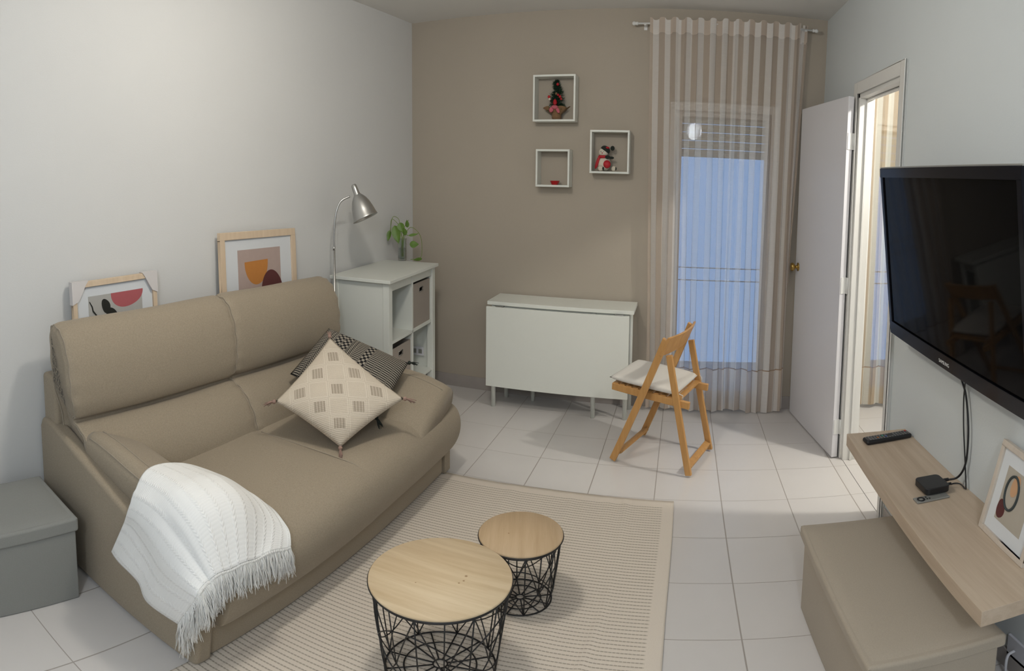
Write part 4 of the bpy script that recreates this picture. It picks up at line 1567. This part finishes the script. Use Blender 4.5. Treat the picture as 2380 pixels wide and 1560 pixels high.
# ------------------------------------------------------------------ folding chair
ch = thing('folding_chair', 'honey wood folding chair with a pale seat cushion beside the white table', 'chair', (2.082, -0.800, 0),
           atan2(0.36, -0.932) - pi / 2)
# local axes: +Y = forward (seat front), +X = far side when looking along forward mirrored


def cbar(name, p, q, w, h, upv=(0, 1, 0)):
    return MB().bar(p, q, w, h, upv).build(name, M['chair_wood'], ch, bevel=0.004, bseg=3)


wS = 0.205
for sx in (-1, 1):
    # long legs: front foot up to the backrest
    cbar('long_leg', (sx * (wS + 0.006), 0.235, 0.012), (sx * (wS - 0.005) - 0.022, -0.092, 0.755), 0.020, 0.040)
    cbar('rear_leg', (sx * (wS - 0.018), -0.240, 0.012), (sx * (wS - 0.028) - 0.012, -0.100, 0.665), 0.020, 0.038)
    cbar('seat_rail', (sx * (wS - 0.042) - 0.008, -0.225, 0.405), (sx * (wS - 0.042) - 0.004, 0.270, 0.432), 0.022, 0.040, (0, 0, 1))
for z, y, w_ in ((0.055, 0.207, wS), (0.055, -0.228, wS - 0.024)):
    b = MB().bar((-w_ + 0.012, y, z), (w_ - 0.012, y, z), 0.040, 0.022, (0, 0.5 if y > 0 else -0.35, 1)).build('stretcher', M['chair_wood'], ch, bevel=0.003)
# curved backrest
bp = []
for k in range(13):
    s = k / 12 * 2 - 1
    bp.append((s * (wS + 0.008) - 0.020, -0.082 - 0.030 * (1 - s * s)))
vs = []
for (x, y) in bp:
    for dz, dy in ((0.665, 0.000), (0.768, -0.050)):
        for dd in (-0.008, 0.008):
            vs.append((x, y + dy + 0.020 + dd, dz))
fs = []
for k in range(12):
    o_ = k * 4
    n_ = o_ + 4
    fs += [(o_, o_ + 1, n_ + 1, n_), (o_ + 1, o_ + 3, n_ + 3, n_ + 1), (o_ + 3, o_ + 2, n_ + 2, n_ + 3), (o_ + 2, o_, n_, n_ + 2)]
fs += [(0, 2, 3, 1), (48, 49, 51, 50)]
MB().add(vs, fs, smooth=True).build('backrest', M['chair_wood'], ch, bevel=0.004, bseg=3)
b = MB()
for k in range(10):
    y = -0.150 + k * 0.044
    z = 0.441 + 0.027 * (y / 0.49)
    b.box(-wS + 0.032, wS - 0.032, y - 0.016, y + 0.016, z - 0.010, z + 0.001)
b.build('seat_slats', M['chair_wood'], ch)


def padf(sg):
    def fn(u, v):
        a, b2 = abs(2 * u - 1), abs(2 * v - 1)
        h = max(0, (1 - a ** 5) * (1 - b2 ** 5)) ** 0.4
        y = -0.150 + 0.430 * v
        z0 = 0.470 + 0.027 * (y / 0.49)
        return ((2 * u - 1) * (0.192 - 0.012 * (1 - b2 * b2) * 0), y, z0 + sg * 0.021 * h + 0.003 * sin(7 * u + 3 * v) * h)
    return fn


pad = thing('seat_cushion', 'flat off white cotton seat cushion tied onto the wooden folding chair', 'cushion', (2.082, -0.800, 0), ch.rotation_euler.z)
pad.location = (2.082, -0.800, 0.452)
b = MB().grid(padf(1), 24, 24).grid(padf(-1), 24, 24)
b.build('cover', M['seat_pad'], pad, (0, 0, 0.452))
for sx in (-1, 1):
    b = MB()
    b.tube([(sx * 0.170, -0.148, 0.464), (sx * 0.175, -0.165, 0.460), (sx * 0.165, -0.180, 0.452), (sx * 0.163, -0.178, 0.43)], 0.003, 6)
    b.build('tie', M['seat_pad'], pad, (0, 0, 0.452))

# ------------------------------------------------------------------ cube wall shelves and decorations
def wall_cube(label, x0, x1, z0, z1, d=0.115):
    t = thing('cube_wall_shelf', label, 'wall shelf', ((x0 + x1) / 2, 0, z0), 0, 'white cube shelves on the back wall')
    L = tuple(t.location)
    f = 0.013
    MB().box(x0, x1, -d, -0.0005, z0, z0 + f).build('bottom_board', M['white_lacquer'], t, L, bevel=0.001)
    MB().box(x0, x1, -d, -0.0005, z1 - f, z1).build('top_board', M['white_lacquer'], t, L, bevel=0.001)
    MB().box(x0, x0 + f, -d, -0.0005, z0 + f, z1 - f).build('side_board', M['white_lacquer'], t, L, bevel=0.001)
    MB().box(x1 - f, x1, -d, -0.0005, z0 + f, z1 - f).build('side_board', M['white_lacquer'], t, L, bevel=0.001)
    return t


wall_cube('largest and highest white cube wall shelf, holding a small decorated tree', 1.045, 1.362, 1.905, 2.215)
wall_cube('right hand white cube wall shelf, holding a plush snowman', 1.476, 1.762, 1.573, 1.851)
wall_cube('smallest and lowest white cube wall shelf, holding a red dish', 1.072, 1.326, 1.478, 1.723)

# little decorated tree
tr = thing('mini_christmas_tree', 'small dark green decorated christmas tree in burlap inside the highest cube shelf', 'ornament',
           (1.212, -0.055, 1.918))
b = MB().lathe([(0.0, 0.0), (0.032, 0.0), (0.037, 0.02), (0.033, 0.045), (0.028, 0.055)], 20)
b.build('pot', M['burlap'], tr)


def frill(u, v):
    a = 2 * pi * u
    r = 0.031 + 0.040 * v + 0.007 * v * sin(6 * a)
    return (r * cos(a) * (1.0 + 0.35 * v), r * sin(a) * 0.60, 0.030 + 0.055 * v + 0.007 * v * sin(5 * a + 1))


MB().grid(frill, 60, 8).build('burlap_wrap', M['burlap'], tr, weld=False)
b = MB()
rr = random.Random(11)
for lay in range(13):
    z = 0.078 + lay * 0.0150
    rad = 0.074 * (1 - lay / 15.0)
    for k in range(13):
        a = 2 * pi * (k / 13.0) + lay * 0.7
        L_ = rad * rr.uniform(0.8, 1.1)
        d = Vector((cos(a), sin(a) * 0.55, rr.uniform(-0.35, 0.35)))
        base_ = Vector((0.006 * sin(lay), 0, z))
        tip = base_ + d * L_
        for q in range(22):
            p = base_ + d * L_ * (q / 22)
            e = Vector((rr.uniform(-1, 1), rr.uniform(-1, 1), rr.uniform(-.6, 1))).normalized() * 0.016 + d * 0.007
            if (p + e).y > 0.05:
                e.y = 0
            w = Vector((rr.uniform(-1, 1), rr.uniform(-1, 1), rr.uniform(-1, 1))).normalized() * 0.0024
            b.add([p - w, p + w, p + e], [(0, 1, 2)])
b.tube([(0, 0, 0.03), (0.004, 0, 0.27)], 0.004, 6)
o = b.build('needles', M['pine'], tr, weld=False)
for (x, z, y, r, mt) in ((-0.052, 0.152, -0.03, 0.011, 'red_shiny'), (0.012, 0.235, -0.03, 0.010, 'red'), (0.034, 0.150, -0.045, 0.010, 'red'),
                         (0.042, 0.135, -0.04, 0.008, 'red'), (0.006, 0.170, -0.048, 0.009, 'burlap'), (-0.046, 0.136, -0.035, 0.009, 'plush'),
                         (0.020, 0.162, -0.048, 0.008, 'red')):
    MB().blob((x, y, z), r, 12, 8).build('bauble', M[mt], tr)
b = MB().blob((-0.006, -0.045, 0.082), (0.026, 0.012, 0.014), 14, 8).blob((-0.030, -0.043, 0.066), (0.016, 0.006, 0.020), 12, 8,
                                                                     Matrix.Rotation(0.5, 3, 'Y'))
b.blob((0.018, -0.043, 0.062), (0.012, 0.006, 0.022), 12, 8, Matrix.Rotation(-0.5, 3, 'Y'))
b.build('bow', M['pink'], tr)
b = MB().blob((-0.002, -0.050, 0.108), (0.015, 0.012, 0.012), 12, 8).lathe([(0.016, 0.0), (0.010, 0.016), (0.0, 0.026)], 12, (-0.002, -0.050, 0.112))
b.build('santa_hat', M['red'], tr)

# plush snowman: a plain sitting snowman doll
sn = thing('plush_snowman', 'plush snowman doll in a dark hat and red scarf sitting inside the right cube shelf', 'doll', (1.575, -0.062, 1.586))
MB().blob((0.0, 0, 0.050), (0.048, 0.040, 0.050), 20, 14).build('body', M['plush'], sn)
MB().blob((-0.006, -0.004, 0.122), (0.035, 0.032, 0.032), 20, 14).build('head', M['plush'], sn)
b = MB().blob((0.008, 0.0, 0.140), (0.036, 0.034, 0.026), 18, 12, Matrix.Rotation(0.35, 3, 'Y'))
b.build('hat', M['dark_plush'], sn)
MB().blob((0.060, -0.004, 0.150), 0.016, 14, 10).build('pompom', M['dark_plush'], sn)
MB().blob((0.024, -0.016, 0.152), (0.016, 0.016, 0.008), 12, 8).build('hat_band', M['red'], sn)
MB().tube([(0.030 * cos(a) - 0.006, 0.028 * sin(a) - 0.002, 0.094) for a in [2 * pi * k / 20 for k in range(20)]], 0.010, 8, closed=True).build('scarf', M['red'], sn)
b = MB().blob((-0.045, -0.022, 0.060), (0.012, 0.008, 0.048), 12, 8, Matrix.Rotation(0.35, 3, 'Y'))
b.build('scarf_tail', M['red'], sn)
b = MB().blob((0.028, -0.030, 0.092), (0.020, 0.014, 0.012), 12, 8).blob((0.055, -0.020, 0.088), (0.020, 0.010, 0.009), 12, 8)
b.build('collar', M['dark_plush'], sn)
MB().blob((0.026, -0.036, 0.046), (0.028, 0.018, 0.026), 16, 10).build('red_heart_pillow', M['red'], sn)
for x, z in ((-0.018, 0.018), (0.075, 0.018)):
    MB().blob((x, -0.040 if x < 0 else -0.030, z), (0.022 if x < 0 else 0.018, 0.020, 0.018), 14, 10).build('foot', M['plush'], sn)
for x, y in ((0.002, -0.060), (0.090, -0.040)):
    MB().blob((x, y + 0.002, 0.018), (0.007, 0.004, 0.011), 10, 8).build('sole_patch', M['dark_plush'], sn)
for x in (-0.020, -0.002):
    MB().blob((x, -0.033, 0.126), 0.0032, 8, 6).build('eye', M['black_plastic'], sn)
MB().lathe([(0.0045, 0.0), (0.0, 0.018)], 8, (-0.010, -0.034, 0.118), (-0.2, -1, 0)).build('nose', M['pink'], sn)

MB_ = MB().lathe([(0.0, 0.0), (0.022, 0.0), (0.024, 0.002), (0.030, 0.012), (0.036, 0.026), (0.037, 0.027), (0.034, 0.026), (0.026, 0.010), (0.0, 0.006)], 32)
o = MB_.build('red_dish', M['red_shiny'])
o.location = (1.208, -0.065, 1.491)
tag(o, 'small shiny red dish standing in the lowest cube wall shelf', 'dish')

# ------------------------------------------------------------------ television
ty_n, ty_f = -2.905, -1.842       # near and far ends
bot = Vector((3.075, ty_f, 0.995))
topv = Vector((2.985, ty_f, 1.632))
upv = (topv - bot)
TH_ = upv.length
upv.normalize()
rv = Vector((0, -1, 0))           # to the right in the picture
nv = rv.cross(upv).normalized()   # towards the room?
if nv.x > 0:
    nv = -nv
tvc = bot + rv * 0.53 + upv * TH_ / 2
tv = thing('television', 'large black flat screen television tilted forward on the right wall above the shelf', 'television', tuple(tvc))
VL = tuple(tvc)
TW = -(ty_n - ty_f)


def tslab(a0, a1, b0, b1, d0, d1):
    vs = [bot + rv * a + upv * c + nv * d for d in (d0, d1) for c in (b0, b1) for a in (a0, a1)]
    return MB().add(vs, [(0, 2, 3, 1), (4, 5, 7, 6), (0, 1, 5, 4), (2, 6, 7, 3), (0, 4, 6, 2), (1, 3, 7, 5)])


bz = 0.026
b = tslab(0, TW, 0, 0.050, -0.03, 0.0)
for a in ((0, TW, TH_ - 0.032, TH_), (0, bz, 0.050, TH_ - 0.032), (TW - bz, TW, 0.050, TH_ - 0.032)):
    q = tslab(*a, -0.03, 0.0)
    b.add(q.v, q.f)
b.build('bezel', M['black_gloss'], tv, VL, bevel=0.002)
tslab(bz, TW - bz, 0.050, TH_ - 0.032, -0.012, -0.006).build('screen', M['screen'], tv, VL)
tslab(-0.001, TW + 0.001, TH_ - 0.001, TH_ + 0.004, -0.028, -0.004).build('top_trim', M['silver'], tv, VL, bevel=0.001)
tslab(0.03, TW - 0.03, 0.03, TH_ - 0.03, -0.062, -0.03).build('rear_housing', M['black_plastic'], tv, VL, bevel=0.01)
b = tslab(TW / 2 - 0.10, TW / 2 + 0.10, TH_ / 2 - 0.10, TH_ / 2 + 0.10, -0.075, -0.062)
b.build('mount_plate', M['black_metal'], tv, VL)
b = MB().box(W - 0.006, W - 0.0005, (ty_n + ty_f) / 2 - 0.12, (ty_n + ty_f) / 2 + 0.12, 1.2, 1.42)
for yy in (-0.08, 0.08):
    b.box(3.09, W - 0.005, (ty_n + ty_f) / 2 + yy - 0.006, (ty_n + ty_f) / 2 + yy + 0.006, 1.24, 1.38)
b.build('wall_bracket', M['black_metal'], tv, VL)
# maker's lettering at the middle of the lower bezel
tc = bpy.data.curves.new('lettering', 'FONT')
tc.body = 'SAMSUNG'
tc.size = 0.0175
tc.align_x = 'CENTER'
tc.extrude = 0.0002
to = bpy.data.objects.new('lettering_curve', tc)
COL.objects.link(to)
dg = bpy.context.evaluated_depsgraph_get()
me = bpy.data.meshes.new_from_object(to.evaluated_get(dg))
bpy.data.objects.remove(to)
lp = bot + rv * (TW / 2) + upv * 0.017 + nv * 0.0012
mw = Matrix(((rv.x, upv.x, nv.x, lp.x - tvc.x), (rv.y, upv.y, nv.y, lp.y - tvc.y), (rv.z, upv.z, nv.z, lp.z - tvc.z), (0, 0, 0, 1)))
me.transform(mw)
me.materials.clear()
me.materials.append(M['pvc'])
lo = bpy.data.objects.new('lettering', me)
COL.objects.link(lo)
lo.parent = tv

# ------------------------------------------------------------------ wall shelf and what stands on it
sz0, sz1 = 0.513, 0.565
sh = MB().prism([(2.905, -1.815), (2.872, -3.035), (W - 0.0005, -3.035), (W - 0.0005, -1.815)], (0, 0, sz0), (1, 0, 0), (0, 1, 0), (0, 0, 1), sz1 - sz0).build('floating_shelf', M['shelf_oak'], off=(3.05, -2.4, 0.54), bevel=0.0015)
tag(sh, 'long light oak floating shelf on the right wall under the television', 'shelf')

rm = thing('remote_control', 'long black remote control with many buttons on the far end of the wooden shelf', 'remote control',
           (3.060, -1.912, sz1), atan2(0.03, 0.20))
rm.scale = (1.14, 1.1, 1.1)
b = MB().box(-0.098, 0.098, -0.023, 0.023, 0.0, 0.018)
b.build('body', M['black_plastic'], rm, bevel=0.008, bseg=4)
cols = {'red': plain('button_red', (0.5, 0.02, 0.02), 0.5), 'blue': plain('button_blue', (0.02, 0.09, 0.35), 0.5),
        'green': plain('button_green', (0.02, 0.3, 0.2), 0.5), 'grey': plain('button_grey', (0.16, 0.16, 0.16), 0.5),
        'orange': plain('button_orange', (0.5, 0.16, 0.02), 0.5)}
for i in range(15):
    for j2 in range(4):
        if i in (7, 8) and j2 in (1, 2):
            continue
        c = 'grey'
        if i == 14 and j2 == 3:
            c = 'red'
        if i == 6 and j2 == 1:
            c = 'blue'
        if i == 5 and j2 == 2:
            c = 'green'
        if i == 3 and j2 == 1:
            c = 'orange'
        x, y = -0.080 + i * 0.0118, -0.0135 + j2 * 0.009
        MB().box(x - 0.0036, x + 0.0036, y - 0.0026, y + 0.0026, 0.017, 0.0196).build('button', cols[c], rm)

bx = thing('streaming_box', 'small square black media box with rounded corners plugged in on the wooden shelf', 'media box', (3.055, -2.372, sz1 + 0.0085), 0.05)


def rsq(w, r, n=6):
    out = []
    for cx_, cy_, a0 in ((w - r, w - r, 0), (-w + r, w - r, pi / 2), (-w + r, -w + r, pi), (w - r, -w + r, 3 * pi / 2)):
        for k in range(n + 1):
            a = a0 + pi / 2 * k / n
            out.append((cx_ + r * cos(a), cy_ + r * sin(a)))
    return out


MB().prism(rsq(0.049, 0.017), (0, 0, 0), (1, 0, 0), (0, 1, 0), (0, 0, 1), 0.024).build('body', M['black_plastic'], bx, bevel=0.003, bseg=3)
b = MB().tube(catmull([(0.049, 0.014, 0.012), (0.075, 0.014, 0.012)], 2), 0.0065, 8).build('cable_plug', M['black_plastic'], bx)
b = MB().tube(catmull([(0.049, -0.014, 0.010), (0.070, -0.014, 0.010)], 2), 0.005, 8).build('cable_plug', M['black_plastic'], bx)

r2 = thing('slim_remote', 'slim grey metal remote with a black ring lying beside the black media box', 'remote control', (3.025, -2.432, sz1), 0.05)
MB().box(-0.064, 0.064, -0.0185, 0.0185, 0.0, 0.007).build('body', M['silver'], r2, bevel=0.003)
MB().lathe([(0.008, 0.007), (0.008, 0.0082), (0.0145, 0.0082), (0.0145, 0.007)], 28, (-0.042, -0.002, 0)).build('ring_button', M['black_plastic'], r2)
b = MB().lathe([(0.0, 0.0082), (0.0035, 0.0082), (0.0035, 0.007)], 12, (-0.020, 0.006, 0)).build('button', M['black_plastic'], r2)
b = MB().lathe([(0.0, 0.0082), (0.0035, 0.0082), (0.0035, 0.007)], 12, (-0.020, -0.006, 0)).build('button', M['black_plastic'], r2)
b = MB().lathe([(0.0, 0.0082), (0.0035, 0.0082), (0.0035, 0.007)], 12, (-0.011, -0.006, 0)).build('button', M['black_plastic'], r2)

cab = [(3.145, -2.330, 1.03), (3.158, -2.350, 0.955), (3.166, -2.380, 0.90), (3.168, -2.408, 0.80), (3.168, -2.412, 0.70), (3.165, -2.400, 0.640),
       (3.155, -2.375, 0.598), (3.128, -2.358, 0.586)]
o = MB().tube(catmull(cab, 8), 0.0040, 8).build('hdmi_cable', M['black_plastic'], off=(3.16, -2.38, 0.6))
tag(o, 'thicker black cable hanging from the television down to the media box on the shelf', 'cable')
cab2 = [(3.150, -2.385, 1.03), (3.160, -2.378, 0.95), (3.166, -2.366, 0.88), (3.170, -2.372, 0.78), (3.170, -2.395, 0.68), (3.170, -2.412, 0.60), (3.170, -2.418, 0.569)]
o = MB().tube(catmull(cab2, 8), 0.0028, 8).build('power_cable', M['black_plastic'], off=(3.17, -2.4, 0.6))
tag(o, 'thinner black cable hanging from the television, crossing the thicker one', 'cable')
cab3 = [(3.124, -2.388, 0.583), (3.140, -2.388, 0.584), (3.156, -2.394, 0.582), (3.164, -2.408, 0.576), (3.166, -2.414, 0.569)]
o = MB().tube(catmull(cab3, 8), 0.0026, 8).build('short_cable', M['black_plastic'], off=(3.15, -2.4, 0.57))
tag(o, 'short thin black cable curling from the media box to the wall edge of the shelf', 'cable')

# framed print standing on the shelf
P2 = (3.165, -2.672, sz1 + 0.280)
lowL = Vector((3.085, -2.650, sz1 + 0.001))
rt2 = Vector((-0.012, -0.215, 0.0)).normalized()
up2 = (Vector((3.160, -2.650, sz1 + 0.285)) - lowL)
hh = up2.length
up2.normalize()
art3 = [(ART['maroon'], ell(0.078, 0.195, 0.022, 0.030, 0, 2 * pi, 30, 0.05)), (ART['peach'], ell(0.120, 0.105, 0.020, 0.036, 0, 2 * pi, 24, 0.0, 0.25))]
nring = ell(0.112, 0.130, 0.034, 0.052, 0, 2 * pi, 48)
pic = picture('framed_print', 'small pale framed print with a dark ring standing on the wooden wall shelf', tuple(lowL + up2 * hh), up2, rt2,
              0.262, hh, 0.018, 0.018, M['frame_ash'], (0.058, 0.062), art3, ART['sand'])
n2 = rt2.cross(up2).normalized()
pts = [lowL + up2 * hh + rt2 * a - up2 * c + n2 * (-0.018 * 0.40 + 0.0022) for a, c in nring]
prt = [c for c in pic.children if c.name.startswith('print')][0]
MB().tube(pts, 0.0038, 6, closed=True).build('painted_shape', ART['slate'], prt, tuple(pic.location))

# outlet strip low on the right wall
os_ = thing('power_outlet', 'white wall outlet plate low on the right wall behind the brown bench', 'outlet', (W, -2.815, 0.115))
MB().box(-0.010, -0.0005, -0.045, 0.075, -0.045, 0.045).build('plate', M['outlet'], os_, bevel=0.002)
MB().tube(catmull([(-0.012, 0.03, 0.0), (-0.035, 0.03, -0.01), (-0.04, 0.03, -0.05), (-0.03, 0.04, -0.10)], 6), 0.005, 8).build('plug_lead', M['outlet'], os_)
